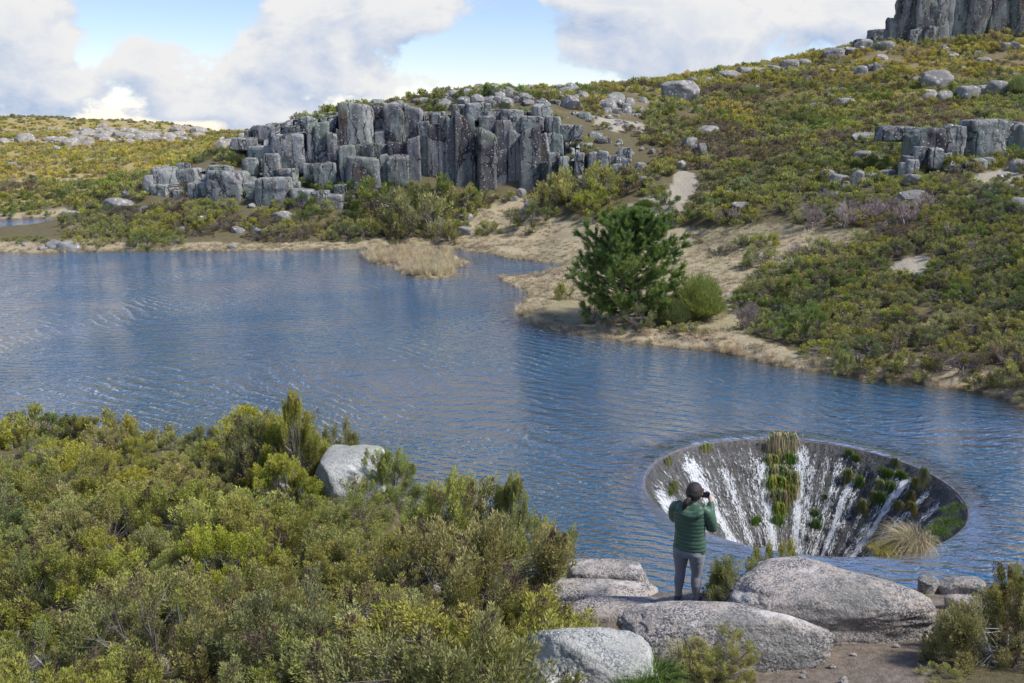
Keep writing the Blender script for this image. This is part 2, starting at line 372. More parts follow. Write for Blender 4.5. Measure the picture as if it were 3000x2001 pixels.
# ------------------------------------------------------------------ water
def water():
    nu = 420
    rr = np.concatenate([[FR - .05, FR + .05, FR + .18, FR + .35, FR + .55, FR + .8], np.geomspace(FR + 1.05, 150, 230)]); nv = len(rr)
    a = np.linspace(0, 2 * math.pi, nu, endpoint=False)
    A, Rr = np.meshgrid(a, rr); x = (FX + Rr * np.cos(A)).ravel(); y = (FY + Rr * np.sin(A)).ravel()
    q = Rr.ravel() - FR
    z = -.10 * np.exp(-np.maximum(q, 0) / .35) - np.where(q < 0, .06, 0)
    g = ground(x, y); depth = np.maximum(0, z - g)
    depth = np.where(q < .75, .05 + .10 * np.clip(q, 0, 1), depth)
    depth = np.where((q >= .75), np.minimum(depth, .05 + .10 + (q - .7) * 1.4), depth)
    op = 1 - np.exp(-depth * 3.2)
    # wind ripples die out in the lee of the near bank and by the funnel's lip
    near = np.clip(1 - (y - 21) / 9, 0, 1) * np.clip((x + 2) / 5, 0, 1)
    calm = np.clip(1 - .72 * near - .55 * np.exp(-np.maximum(q, 0) / 1.6), .12, 1)
    lee = np.clip((x + y * .35 - 14) / 14, 0, 1) * np.clip((52 - y) / 10, 0, 1)
    c = np.stack([op, calm, np.clip(np.exp(-np.maximum(q, 0) / 2.8), 0, 1)], 1)
    m, nt = new_mat('lake_water'); N = NT(nt)
    pos = N.n('ShaderNodeNewGeometry').outputs['Position']
    atr = N.n('ShaderNodeSeparateColor', i_0=N.n('ShaderNodeAttribute', attribute_name='col').outputs['Color'])
    op_, calm_, lip_ = atr.outputs[0], atr.outputs[1], atr.outputs[2]
    def bands(scale, rot, dist, ds, vec):
        nd = N.n('ShaderNodeTexWave', wave_type='BANDS', bands_direction='Y', wave_profile='SIN', i_Scale=scale, i_Distortion=dist, i_Detail=3.0, i_Detail_Scale=ds, i_Detail_Roughness=.6, i_Vector=N.map(vec, (1, 1, 1), (0, 0, rot)))
        return nd.outputs['Fac']
    wv = N.vec('ADD', pos, N.vec('SCALE', N.n('ShaderNodeTexNoise', i_Scale=.045, i_Vector=pos).outputs['Color'], None, 16.0))
    b1 = N.math('POWER', bands(.46, R(30), 5.5, 1.3, wv), 1.8); b2 = bands(1.2, R(8), 7.0, 2.0, wv)
    w1 = N.math('ADD', N.math('MULTIPLY', b1, .62), N.noise(N.map(pos, (1.0, 2.6, 1), (0, 0, R(26))), 1.3, 4, .62, .5))
    w2 = N.math('ADD', N.math('MULTIPLY', b2, .55), N.noise(N.map(pos, (1.0, 2.4, 1), (0, 0, R(-12))), 4.1, 3, .6, .4))
    w3 = N.noise(N.map(pos, (1.0, 3.2, 1), (0, 0, R(20))), .28, 3, .5, 1.2)
    gust = N.ramp(N.noise(N.map(pos, (1, 1.8, 1)), .075, 4, .55), .36, .64, .62, 1.2)
    # streaks drawn towards the funnel: rings squeezed round the lip
    rel = N.vec('SUBTRACT', pos, (FX, FY, 0)); rl = N.vec('LENGTH', rel)
    sx = N.n('ShaderNodeSeparateXYZ', i_0=rel)
    an = N.math('ARCTAN2', sx.outputs[1], sx.outputs[0])
    pv = N.n('ShaderNodeCombineXYZ', i_0=N.math('MULTIPLY', an, 26.0), i_1=N.math('MULTIPLY', rl, 1.3), i_2=0.0).outputs[0]
    wr = N.noise(pv, 1.6, 3, .6, .3)
    h = N.math('ADD', N.math('MULTIPLY', w1, .62), N.math('ADD', N.math('MULTIPLY', w2, .30), N.math('MULTIPLY', w3, .9)))
    h = N.math('MULTIPLY', h, N.math('MULTIPLY', gust, calm_))
    h = N.math('ADD', h, N.math('MULTIPLY', wr, N.math('MULTIPLY', lip_, .10)))
    nrm = N.bump(h, 1.0, .52)
    body = N.n('ShaderNodeBsdfDiffuse', i_Color=(.010, .094, .190, 1))
    tr = N.n('ShaderNodeBsdfTransparent', i_Color=(.80, .82, .72, 1))
    mb = N.n('ShaderNodeMixShader', i_0=op_, i_1=tr.outputs[0], i_2=body.outputs[0])
    gl = N.n('ShaderNodeBsdfGlossy', i_Color=(1, 1, 1, 1), i_Roughness=.03); N.link(nrm, gl.inputs['Normal'])
    fr = N.n('ShaderNodeFresnel', i_IOR=1.333); N.link(nrm, fr.inputs['Normal'])
    mx = N.n('ShaderNodeMixShader', i_0=fr.outputs[0], i_1=mb.outputs[0], i_2=gl.outputs[0])
    N.n('ShaderNodeOutputMaterial', i_Surface=mx.outputs[0])
    me = mk_mesh('lake_water', np.stack([x, y, z], 1), [grid_faces(nu, nv, wrap=True)], [m], cols=c, smooth=True)
    tag(link('water', me), kind='structure')
water()

# ------------------------------------------------------------------ rock
_ico = {}
def ico(sub):
    if sub not in _ico:
        bm = bmesh.new(); bmesh.ops.create_icosphere(bm, subdivisions=sub, radius=1)
        _ico[sub] = (np.array([v.co[:] for v in bm.verts]), np.array([[v.index for v in f.verts] for f in bm.faces])); bm.free()
    return _ico[sub]
_cube = {}
def cubeg(n):
    if n not in _cube:
        bm = bmesh.new(); bmesh.ops.create_cube(bm, size=2); bmesh.ops.subdivide_edges(bm, edges=bm.edges[:], cuts=n, use_grid_fill=True)
        _cube[n] = (np.array([v.co[:] for v in bm.verts]), np.array([[v.index for v in f.verts] for f in bm.faces])); bm.free()
    return _cube[n]
def block_verts(seed, n=11, k=10.0, cuts=3, rough=.04, lump=.08, tall=1.0):
    v, f = cubeg(n); rs = np.random.RandomState(seed); p = v / (np.abs(v) ** k).sum(1, keepdims=True) ** (1 / k)
    tx, ty = rs.uniform(-.16, .16, 2); p[:, 0] *= 1 - max(0, rs.uniform(-.05, .2)) * (p[:, 2] * .5 + .5); p[:, 0] += tx * p[:, 2] * .4; p[:, 2] += rs.uniform(-.14, .14) * p[:, 0] * (p[:, 2] > 0)
    for _ in range(cuts):
        nn = rs.normal(size=3); nn /= np.linalg.norm(nn); d = rs.uniform(.95, 1.3); p = p - nn * np.maximum(0, p @ nn - d)[:, None] * .95
    q = v * np.array([1, 1, tall]); cell = _hash(np.floor(q[:, 0] * 1.6 + .4 * seed).astype(np.int64), np.floor(q[:, 1] * 1.6).astype(np.int64), np.floor(q[:, 2] * 1.3 + .7 * seed).astype(np.int64), seed)
    p = p * (1 + lump * fbm(q * 1.3 + seed * 3.1, seed, 3) + rough * fbm(q * 5 + seed, seed + 9, 4))[:, None]
    p[:, :2] *= (1 + .045 * cell)[:, None]
    return p, f
def rock_verts(seed, sub=3, k=3.0, cuts=7, rough=.05, lump=.12, nz=1.0, fine=0.0, soft=28.0):
    v, f = ico(sub); rs = np.random.RandomState(seed)
    p = v / (np.abs(v) ** k).sum(1, keepdims=True) ** (1 / k)
    for _ in range(cuts):
        n = rs.normal(size=3); n[2] = n[2] * .7 + .1; n /= np.linalg.norm(n); d = rs.uniform(.66, .95)
        e = p @ n - d; e = np.where(e * soft > 20, e, np.log1p(np.exp(np.minimum(e * soft, 20))) / soft); p = p - n * e[:, None] * .9
    sc = np.array([1, 1, nz]); q = v * sc
    p = p * (1 + lump * fbm(q * 1.4 + seed * 3.1, seed, 3) + rough * fbm(q * 5 + seed, seed + 9, 4))[:, None]
    if fine:
        rg = 1 - np.abs(fbm(v * 2.3 + seed, seed + 6, 4)) * 2.2
        p = p * (1 + fine * fbm(v * 19, seed + 4, 3) - .030 * np.clip(rg - .86, 0, 1) / .14)[:, None]
    return p, f
def granite(name, base, dark, pink, lichen, white, scale=1.0, streak=False, spots=.3, contrast=1.0):
    m, nt = new_mat(name); N = NT(nt)
    geo = N.n('ShaderNodeNewGeometry'); pos = geo.outputs['Position']
    oi = N.n('ShaderNodeObjectInfo'); tone = N.n('ShaderNodeSeparateColor', i_0=oi.outputs['Color']).outputs[0]
    wob = N.n('ShaderNodeVectorMath', operation='ADD', i_0=pos, i_1=(0, 0, 0)).outputs[0]
    sp1 = N.noise(wob, 55 * scale, 2, .6); sp2 = N.noise(wob, 24 * scale, 4, .7); mid = N.noise(wob, 5 * scale, 4, .6); big = N.noise(wob, 1.1 * scale, 3, .55)
    c = N.mix(N.ramp(sp1, .40, .62), dark, base)
    c = N.mix(N.ramp(mid, .42, .62, 0, .8), c, pink)
    c = N.mix(N.ramp(N.math('MULTIPLY_ADD', big, .8, N.math('MULTIPLY', sp2, .5)), .60, .78, 0, .75 * contrast), c, lichen)
    c = N.mix(N.ramp(sp2, .53, .68, 0, .8 * contrast), c, dark)
    pt = N.noise(N.map(wob, loc=(3, 8, 1)), .9 * scale, 4, .62)
    c = N.mix(N.ramp(pt, .38, .64, 0, .5), c, tuple(x * .45 for x in base))
    if not streak: c = N.mix(N.ramp(N.noise(N.map(wob, loc=(30, 8, 1)), 2.2 * scale, 5, .6), .55, .70, 0, .75), c, tuple(min(.72, x * 1.25) for x in base))
    if streak:
        st = N.noise(N.map(pos, (1.0, 1.0, .13)), 1.5, 5, .62)
        f = N.math('ADD', st, N.math('MULTIPLY', tone, .30))
        c = N.mix(N.ramp(f, .50, .70, 0, .92), c, (.052, .044, .058))
        c = N.mix(N.ramp(N.noise(N.map(pos, (1, 1, .09), loc=(5, 5, 0)), 3.2, 3, .6), .58, .70, 0, .75), c, (.035, .033, .034))
        og = N.noise(N.map(pos, (1, 1, .3), loc=(7, 3, 1)), .8, 4, .6)
        c = N.mix(N.ramp(og, .58, .70, 0, .8), c, (.16, .10, .04))
        gr = N.noise(N.map(pos, (1, 1, .6), loc=(2, 9, 4)), .5, 3, .5)
        c = N.mix(N.ramp(gr, .45, .62, 0, .55), c, (.22, .27, .23))
    if streak:
        jw = N.vec('ADD', N.map(pos, (.75, .75, .13)), N.vec('SCALE', N.n('ShaderNodeTexNoise', i_Scale=1.2, i_Detail=4.0, i_Vector=pos).outputs['Color'], None, .55))
        je = N.n('ShaderNodeTexVoronoi', feature='DISTANCE_TO_EDGE', i_Scale=1.0, i_Vector=jw).outputs['Distance']
        joint = N.math('MULTIPLY', N.ramp(je, .0, .035, 1, 0), N.ramp(N.noise(pos, .6, 3, .6), .40, .55))
        cellc = N.n('ShaderNodeSeparateColor', i_0=N.n('ShaderNodeTexVoronoi', i_Scale=1.0, i_Vector=jw).outputs['Color']).outputs[1]
        c = N.mix(N.ramp(cellc, .2, 1.0, 0, .38), c, (.42, .43, .43))
        c = N.mix(N.math('MULTIPLY', joint, .6), c, (.04, .042, .03))
    vo = N.n('ShaderNodeTexVoronoi', i_Scale=6.5 if streak else 7 * scale, i_Vector=N.vec('ADD', pos, N.vec('SCALE', N.n('ShaderNodeTexNoise', i_Scale=5.0, i_Vector=pos).outputs['Color'], None, .25)))
    rv = N.n('ShaderNodeSeparateColor', i_0=vo.outputs['Color']).outputs[0]
    ws = N.math('MULTIPLY', N.ramp(vo.outputs['Distance'], .42, .24), N.math('GREATER_THAN', rv, 1 - spots * (.42 if streak else 1)))
    ws = N.math('MULTIPLY', ws, N.ramp(sp2, .3, .45))
    c = N.mix(ws, c, white)
    if streak: c = N.mix(N.math('MULTIPLY', N.ramp(N.noise(pos, 5.5, 6, .78), .59, .66, 0, .7), N.ramp(N.noise(pos, .45, 3, .6), .42, .6)), c, white)
    nz = N.n('ShaderNodeSeparateXYZ', i_0=geo.outputs['Normal']).outputs[2]
    bs = N.n('ShaderNodeBsdfPrincipled', i_Base_Color=c, i_Roughness=.88); bs.inputs['Specular IOR Level'].default_value = .25
    hh = N.math('MULTIPLY_ADD', sp2, .5, N.math('ADD', N.math('MULTIPLY', sp1, .15), mid))
    nb = N.bump(hh, .9, .05 / scale)
    if streak: nb = N.bump(N.math('SUBTRACT', N.math('MULTIPLY', cellc, .5), joint), 1.0, .25, nb)
    N.link(nb, bs.inputs['Normal'])
    N.n('ShaderNodeOutputMaterial', i_Surface=bs.outputs[0])
    return m
M_NEAR = granite('granite_near', (.56, .525, .50), (.085, .085, .092), (.52, .455, .41), (.17, .18, .17), (.62, .61, .57), .8, spots=.0)
M_PALE = granite('granite_pale_lichened', (.60, .61, .60), (.15, .17, .175), (.50, .50, .47), (.33, .37, .25), (.68, .68, .66), .8, spots=.0)
M_CLIFF = granite('granite_cliff', (.43, .445, .45), (.17, .175, .18), (.40, .40, .385), (.29, .32, .285), (.66, .66, .64), .40, streak=True, spots=.34)
M_HILL = granite('granite_hill', (.44, .43, .42), (.12, .12, .125), (.38, .36, .34), (.25, .26, .24), (.62, .61, .58), .38, spots=.25)
M_SUNNY = granite('granite_sun_tinted', (.52, .48, .43), (.20, .19, .18), (.47, .43, .38), (.33, .32, .29), (.62, .6, .56), .25, spots=.2)  # hill granite painted paler and warmer to show sun on the rock

def box_px(x0, x1, y0, y1, Y, ratio):
    """centre and half sizes of a lump seen in a box of the picture at distance Y"""
    c = Vector(at((x0 + x1) / 2, (y0 + y1) / 2, Y))
    dep = Y * cp - (c.z - CAM_H) * sp
    a = (x1 - x0) / 2 / F * dep; h = (y1 - y0) / 2 / F * dep
    th = abs(math.atan2(CAM_H - c.z, Y)); b = a * ratio
    b = min(b, .62 * h / max(math.sin(th), .05))
    cz = math.sqrt(max(h * h - (b * math.sin(th)) ** 2, (.35 * h) ** 2)) / math.cos(th)
    return c, a, b, cz
rock_seed = [100]
def rock_at(name, x0, x1, y0, y1, Y=None, ratio=.75, mat=None, label=None, cat='rock', group=None, k=3.0, cuts=7, sub=3, rz=None, parent=None, tone=0.0, sink=.25, rough=.05, lump=.12, fine=0.0, nz=1.0, kind=None, soft=28.0):
    rock_seed[0] += 1; sd = rock_seed[0]
    if Y is None:
        Y = hit((x0 + x1) / 2, y1, 20 if y1 < 900 else 6)[1]
        dep = Y; Y = Y + (x1 - x0) / 2 / F * dep * ratio * .45
        if y1 < 560: y0 -= (y1 - y0) * .14; x0 -= (x1 - x0) * .05; x1 += (x1 - x0) * .05
    c, a, b, h = box_px(x0, x1, y0, y1, Y, ratio)
    p, f = block_verts(sd, 15 if x1 - x0 > 30 else 11, 10, cuts, rough, lump, h / max(a, .01)) if k >= 6 else rock_verts(sd, sub, k, cuts, rough, lump, nz, fine, soft)
    mx = p.max(0); mn = p.min(0); p = (p - (mx + mn) / 2) / ((mx - mn) / 2)
    lowz = p[:, 2] < 0
    p = p * np.array([a, b, h]); p[lowz, 2] *= 1 + sink * 2
    me = mk_mesh(name, p, [f], [mat or M_HILL], smooth=sub >= 4)
    if sub < 4: pass
    loc = c - (parent.location if parent else Vector((0, 0, 0)))
    o = link(name, me, parent, loc, (0, 0, rz if rz is not None else 0.0))
    o.color = (tone, tone, tone, 1)
    if not parent: tag(o, label, cat, group, kind)
    return o

# ---- foreground granite
rock_at('granite_boulder', 1658, 2142, 1288, 1486, 10.95, .78, M_NEAR, 'largest rounded grey granite boulder, right of the person by the funnel', k=3.5, cuts=3, sub=6, soft=12, lump=.12, rough=.045, fine=.006, sink=.2)
rock_at('granite_boulder', 1428, 1905, 1394, 1524, 9.98, .5, M_NEAR, 'long low pinkish grey granite boulder with a small green shrub against its front', k=3.4, cuts=4, sub=6, soft=14, lump=.10, rough=.045, fine=.006, sink=.2)
rock_at('granite_boulder', 1196, 1512, 1438, 1640, 9.35, 1.0, M_PALE, 'pale whitish lichened granite boulder at the bottom edge with yellow green moss', k=2.8, cuts=5, sub=6, soft=14, lump=.13, rough=.035, fine=.006, sink=.2)
rock_at('granite_slab', 1225, 1345, 1552, 1640, 8.9, .8, M_PALE, 'small flat rock at the very bottom edge in front of the pale boulder', k=2.6, sub=4, rough=.05)
rock_at('rock_ledge', 1300, 1494, 1290, 1352, 13.55, .55, M_NEAR, 'angular flat topped slab jutting over the water left of the person', k=6, cuts=3, sub=5, lump=.05, rough=.03, fine=.008, sink=2.6)
rock_at('rock_ledge', 1235, 1516, 1333, 1412, 12.7, .5, M_NEAR, 'broad smooth rock ledge below the jutting slab left of the person', k=3.6, cuts=4, sub=5, lump=.07, rough=.04, fine=.008, sink=2.0)
rock_at('rock_ledge', 1300, 1560, 1372, 1450, 12.0, .45, M_NEAR, 'low worn rock shelf between the ledge and the person\'s feet', k=3, cuts=4, sub=5, lump=.07, rough=.04, fine=.008, sink=.8)
LEDGE = rock_at('rock_ledge', 1490, 1680, 1366, 1424, 11.95, .55, M_NEAR, 'worn pinkish rock the person stands on above the water', k=3.4, cuts=2, sub=5, lump=.03, rough=.02, fine=.006, sink=2.6)
rock_at('rock_ledge', 1415, 1560, 1402, 1445, 10.9, .6, M_NEAR, 'small flat pale rock just behind the long low boulder', k=3, cuts=5, sub=4, rough=.04)
rock_at('rock_ledge', 1235, 1300, 1316, 1400, 13.3, .6, M_NEAR, 'rounded grey rock at the left end of the ledge beside the heather', k=2.6, cuts=5, sub=4, rough=.04, sink=1.0)
rock_at('granite_rock', 2152, 2256, 1317, 1372, 12.3, .7, M_NEAR, 'small angular grey rock at the water\'s edge right of the largest boulder', k=3, sub=4, rough=.06, sink=1)
rock_at('granite_rock', 2108, 2160, 1322, 1356, 12.3, .7, M_NEAR, 'tiny pale rock squeezed between the largest boulder and the angular rock', k=3, sub=3, rough=.06, sink=1)
rock_at('granite_rock', 2170, 2300, 1362, 1410, 11.5, .7, M_NEAR, 'low broken rock behind the dark shrub at the right edge', k=3, sub=4, rough=.06)
rock_at('granite_rock', 910, 1014, 1302, 1362, None, .7, M_NEAR, 'rounded pinkish grey rock poking out of the heather left of the ledge', k=2.8, sub=4, rough=.04, sink=1)
rock_at('granite_rock', 722, 886, 1030, 1172, 22.3, 1.4, M_PALE, 'bright white sloping rock slab beside the water between the two tall heather clumps', k=3.6, cuts=7, sub=5, rough=.06, sink=.6)
rock_at('granite_rock', 838, 905, 1040, 1080, 22.8, .8, M_PALE, 'smaller white rock at the right foot of the bright sloping slab', k=3, sub=4, rough=.05)
rock_at('granite_rock', 800, 845, 1055, 1100, 22.4, .8, M_PALE, 'small pale stone lying on the left side of the bright sloping slab', k=3, sub=3, rough=.05)
rock_at('granite_rock', 628, 668, 1108, 1132, None, .8, M_PALE, 'small grey stone among juniper left of the bright sloping slab', k=3, sub=3)
rock_at('granite_rock', 780, 850, 1330, 1385, None, .8, M_NEAR, 'grey rock half buried in the heather left of the rounded pinkish rock', k=3, sub=4, sink=1)
rock_at('granite_rock', 320, 395, 1495, 1545, None, .8, M_NEAR, 'flat grey stone at the bottom left under dry heather twigs', k=3, sub=4)
rr_ = random.Random(3)
for i in range(60):
    x = rr_.uniform(2.0, 6.6); y = rr_.uniform(9.0, 11.6)
    s = rr_.uniform(.015, .05)
    if i == 0:
        peb = []; fc = []
    p, f = rock_verts(500 + i, 1, 3, 3); fc.append(f + sum(len(q) for q in peb)); peb.append(p * s * np.array([1, 1, .6]) + np.array([x, y, gz(x, y) + s * .3]))
o = link('pebbles', mk_mesh('pebbles', np.concatenate(peb), [np.concatenate(fc)], [M_NEAR])); tag(o, kind='stuff')

# ---- the great cliff: zoomed picture coordinates (x0, x1, top, bottom, darkness, distance)
def Z2(v): return 705.3 + v[0] / 3, 705.3 + v[1] / 3, 156.7 + v[2] / 3, 156.7 + v[3] / 3
def Z1(v): return v[0] / 3, v[1] / 3, 156.7 + v[2] / 3, 156.7 + v[3] / 3
def Z3(v): return 1567.4 + v[0] / 3, 1567.4 + v[1] / 3, v[2] / 3, v[3] / 3
cliff = empty('rock_cliff', (-5, 101, 3))
tag(cliff, 'long dark granite cliff of vertical pillars standing above the far shore of the lake', 'cliff')
cl2 = [(240, 460, 235, 540, .25, 104), (455, 550, 262, 470, .3, 105), (470, 560, 420, 560, 1, 103.6), (540, 672, 250, 520, .55, 104), (668, 790, 262, 480, .2, 104.6),
       (140, 205, 440, 640, .4, 102), (60, 150, 370, 600, .3, 103), (0, 70, 330, 560, .3, 103), (205, 245, 420, 620, .8, 103), (285, 495, 605, 820, 1.3, 100.6), (225, 330, 530, 800, .2, 101.8), (325, 460, 520, 660, 1.0, 102), (450, 560, 520, 640, .9, 102.4), (480, 562, 590, 800, 1.1, 101.4),
       (555, 695, 588, 800, 1.0, 101), (560, 660, 508, 606, 1.2, 102), (655, 700, 500, 700, .8, 102.2), (760, 838, 365, 475, .4, 103.6), (690, 785, 468, 800, 1.2, 101.6), (783, 838, 468, 760, .7, 101.9), (832, 910, 388, 830, 1.3, 101.8), (850, 948, 300, 395, .1, 104),
       (905, 962, 330, 850, 1.2, 101.4), (958, 1022, 330, 850, 1.3, 101.1), (1018, 1100, 300, 850, 1.3, 100.9), (1095, 1152, 320, 855, 1.3, 100.9), (1148, 1188, 400, 860, 1.5, 101.9), (1180, 1300, 415, 875, 1.15, 100.3), (1288, 1402, 352, 570, 1.2, 101.4), (1298, 1372, 556, 868, .55, 100.5),
       (1368, 1395, 540, 862, 1.4, 101.4), (1385, 1432, 420, 862, 1.1, 100.6), (1426, 1482, 430, 855, .6, 101), (1472, 1602, 398, 865, 1.15, 99.9), (1595, 1662, 448, 790, .7, 100.6), (1190, 1300, 330, 430, .7, 102.5), (1395, 1470, 330, 440, .6, 102),
       (1100, 1262, 240, 335, .1, 104.5), (1205, 1335, 298, 425, .4, 103.6), (1335, 1482, 285, 402, .2, 103.2), (1478, 1622, 330, 412, .3, 102), (1555, 1682, 258, 345, .15, 104), (1000, 1110, 250, 320, .2, 105), (790, 860, 300, 380, .2, 105.5),
       (1655, 1702, 440, 585, .1, 101.6), (1698, 1762, 450, 565, .1, 101.4), (1740, 1852, 388, 475, .2, 102), (1838, 1897, 393, 472, .3, 101.5), (1640, 1740, 330, 440, .15, 102.5), (1660, 1735, 580, 720, .5, 99.5), (1600, 1665, 640, 800, .5, 99.6),
       (1738, 1802, 608, 790, .1, 98.6), (1800, 1850, 640, 720, .5, 98.9), (1848, 1907, 578, 700, .05, 98.4), (1905, 1940, 590, 690, .9, 98.8), (1933, 1992, 578, 705, .0, 98.2), (2008, 2072, 568, 685, .0, 98), (2070, 2130, 600, 680, .3, 98.2), (2138, 2228, 548, 625, .0, 98.4), (2128, 2162, 612, 695, .1, 97.6), (2163, 2212, 622, 692, .0, 97.6), (2098, 2162, 658, 745, .1, 97)]
cl1 = [(1050, 1225, 680, 830, .05, 102), (1055, 1172, 800, 910, .2, 100.5), (1000, 1062, 735, 895, .1, 101), (1225, 1372, 688, 825, .05, 102), (1308, 1482, 783, 920, .15, 100.4), (1165, 1210, 830, 915, .4, 100.6), (1200, 1275, 838, 925, .1, 100), (1262, 1332, 828, 920, .15, 100.2), (1458, 1695, 703, 912, .35, 99.6),
       (1680, 1782, 783, 855, .1, 99), (1700, 1780, 850, 890, .4, 98.8), (1778, 2002, 752, 950, .1, 97.8), (1985, 2065, 783, 880, .3, 98.6), (2008, 2165, 828, 978, .15, 97.2), (2148, 2265, 842, 978, .1, 97), (2258, 2360, 865, 965, .3, 97), (1890, 2110, 443, 665, .25, 103.6), (2095, 2175, 452, 565, .3, 104), (1728, 1900, 532, 645, .05, 104), (1800, 1850, 620, 700, .6, 103), (1820, 1925, 588, 722, .0, 101.5), (1885, 2035, 688, 795, .2, 100.5),
       (2055, 2145, 333, 445, .3, 107), (1975, 2075, 398, 455, .3, 107), (1768, 1895, 393, 478, .3, 108), (1878, 1975, 383, 475, .4, 108.4), (1598, 1765, 478, 545, .3, 107), (1695, 1775, 428, 490, .5, 108), (2155, 2235, 378, 470, .3, 106), (2215, 2300, 398, 505, .2, 105.4), (2248, 2315, 498, 635, .3, 103.2), (2165, 2245, 655, 815, .9, 101), (2235, 2320, 640, 815, 1.0, 101.2), (1678, 1775, 618, 705, .0, 101.6), (1458, 1600, 668, 720, .1, 101), (1228, 1305, 650, 700, .1, 103), (2095, 2165, 655, 745, .4, 101.6), (2295, 2351, 635, 785, .9, 101.6), (2030, 2095, 620, 700, .4, 102.4), (2110, 2190, 560, 640, .6, 103), (2300, 2380, 800, 880, .6, 98.6)]
for L, Zf in ((cl2, Z2), (cl1, Z1)):
    for v in L:
        x0, x1, y0, y1 = Zf(v); tall = (y1 - y0) / (x1 - x0)
        nm = 'rock_pillar' if tall > 1.5 else 'rock_block'
        yy = 101.5 + (v[5] - 101.5) * .5 if (L is cl2 and 560 < v[0] < 1660 and v[5] < 103) else v[5]
        ww = (x1 - x0) * .07 + .8; rock_at(nm, x0 - ww, x1 + ww, y0 - 1, y1, yy, .75 if tall < 2 else 1.0, M_CLIFF, k=9, cuts=3, sub=4, parent=cliff, tone=min(v[4], 1.1), sink=.35, rough=.05, lump=.07, nz=.6, rz=rr_.uniform(-.16, .16), soft=40)
def rock_face(name, xs, tops, bots, Yb, Yt, seed, colw, parent, tone=.3, relief=1.0, rows=70):
    """a continuous split face behind the free pillars: joints, ledges and broken columns"""
    rs = np.random.RandomState(seed); x = np.arange(xs[0], xs[-1], .9); edges = [xs[0]]
    while edges[-1] < xs[-1]: edges.append(edges[-1] + colw * rs.uniform(.35, 1.7))
    edges = np.array(edges); ci = np.searchsorted(edges, x) - 1; off = rs.uniform(-1, 1, len(edges) + 2); hh = rs.uniform(0, 1, len(edges) + 2)
    de = np.minimum(np.abs(x - edges[np.clip(ci, 0, len(edges) - 1)]), np.abs(x - edges[np.clip(ci + 1, 0, len(edges) - 1)])); crack = np.exp(-(de / 1.1) ** 2)
    V = []; back = []
    for j in range(rows):
        t = j / (rows - 1); yt = np.interp(x, xs, tops) + hh[ci] * 7 - 2; yb = np.interp(x, xs, bots); yd = yb + (yt - yb) * t
        brk = np.floor(t * 4 + hh[ci] * 3 + .3 * vnoise(np.stack([x * .03, 0 * x, 0 * x + seed], 1)))
        o2 = _hash(ci.astype(np.int64), brk.astype(np.int64), np.zeros(len(x), np.int64), seed); cr2 = np.exp(-((t * 4 + hh[ci] * 3) % 1 / .05) ** 2)
        for i in range(len(x)):
            Y = Yb + (Yt - Yb) * t ** 1.3 - relief * (.5 * off[ci[i]] + .45 * o2[i]) + relief * (1.1 * crack[i] + .5 * cr2[i])
            V.append(at(x[i], yd[i], Y))
    V = np.array(V); V[:, 1] += .25 * fbm(V * np.array([.8, .8, .4]), seed, 4); V[:, 2] += .12 * fbm(V * 1.1, seed + 3, 3)
    nu = len(x); top = V[-nu:] + np.array([0, 2.5, .1]); bot = V[:nu] + np.array([0, 0, -1.5]); V = np.concatenate([bot, V, top]) - np.array(parent.location)
    o = link(name, mk_mesh(name, V, [grid_faces(nu, rows + 2)], [M_CLIFF]), parent); o.color = (tone, tone, tone, 1); return o
rock_face('rock_face', [778, 800, 880, 930, 1000, 1060, 1120, 1190, 1240, 1262], [245, 240, 246, 255, 262, 258, 252, 256, 262, 290], [425, 430, 432, 440, 445, 447, 448, 450, 440, 410], 102.4, 105.2, 5, 11, cliff, .75, .8)
rock_face('rock_face', [1250, 1290, 1330, 1380, 1450], [270, 285, 318, 345, 352], [420, 412, 395, 392, 385], 100.5, 104.5, 6, 12, cliff, .05, .8)
rock_face('rock_face', [570, 620, 660, 700, 750, 790], [330, 300, 275, 272, 268, 262], [392, 400, 410, 425, 430, 432], 103, 107.5, 7, 18, cliff, .3, 1.0)
rock_face('rock_face', [336, 360, 400, 480, 560, 640, 720, 800], [420, 392, 386, 388, 392, 402, 430, 440], [455, 458, 460, 462, 466, 474, 478, 476], 99.6, 102.5, 8, 24, cliff, .15, 1.0, 40)
# rubble and broken ledges on top and at the foot of the cliff
for i in range(95):
    x = rr_.uniform(560, 1330); top = np.interp(x, [560, 700, 790, 900, 1000, 1330], [302, 275, 250, 232, 214, 210])
    y = top + rr_.uniform(4, 34) if i < 70 else rr_.uniform(250, 300)
    if i >= 70: x = rr_.uniform(1240, 1440); y = rr_.uniform(225, 345)
    w = rr_.uniform(6, 20); hx = hit(x, y, 95, 180)
    if hx[1] < 97: continue
    rock_at('rock_block', x - w, x + w, y - w * rr_.uniform(.7, 1.0), y + w * .4, hx[1] + .6, .8, M_CLIFF, k=3, cuts=8, sub=2, parent=cliff, tone=rr_.uniform(0, .45), rz=rr_.uniform(-.5, .5))

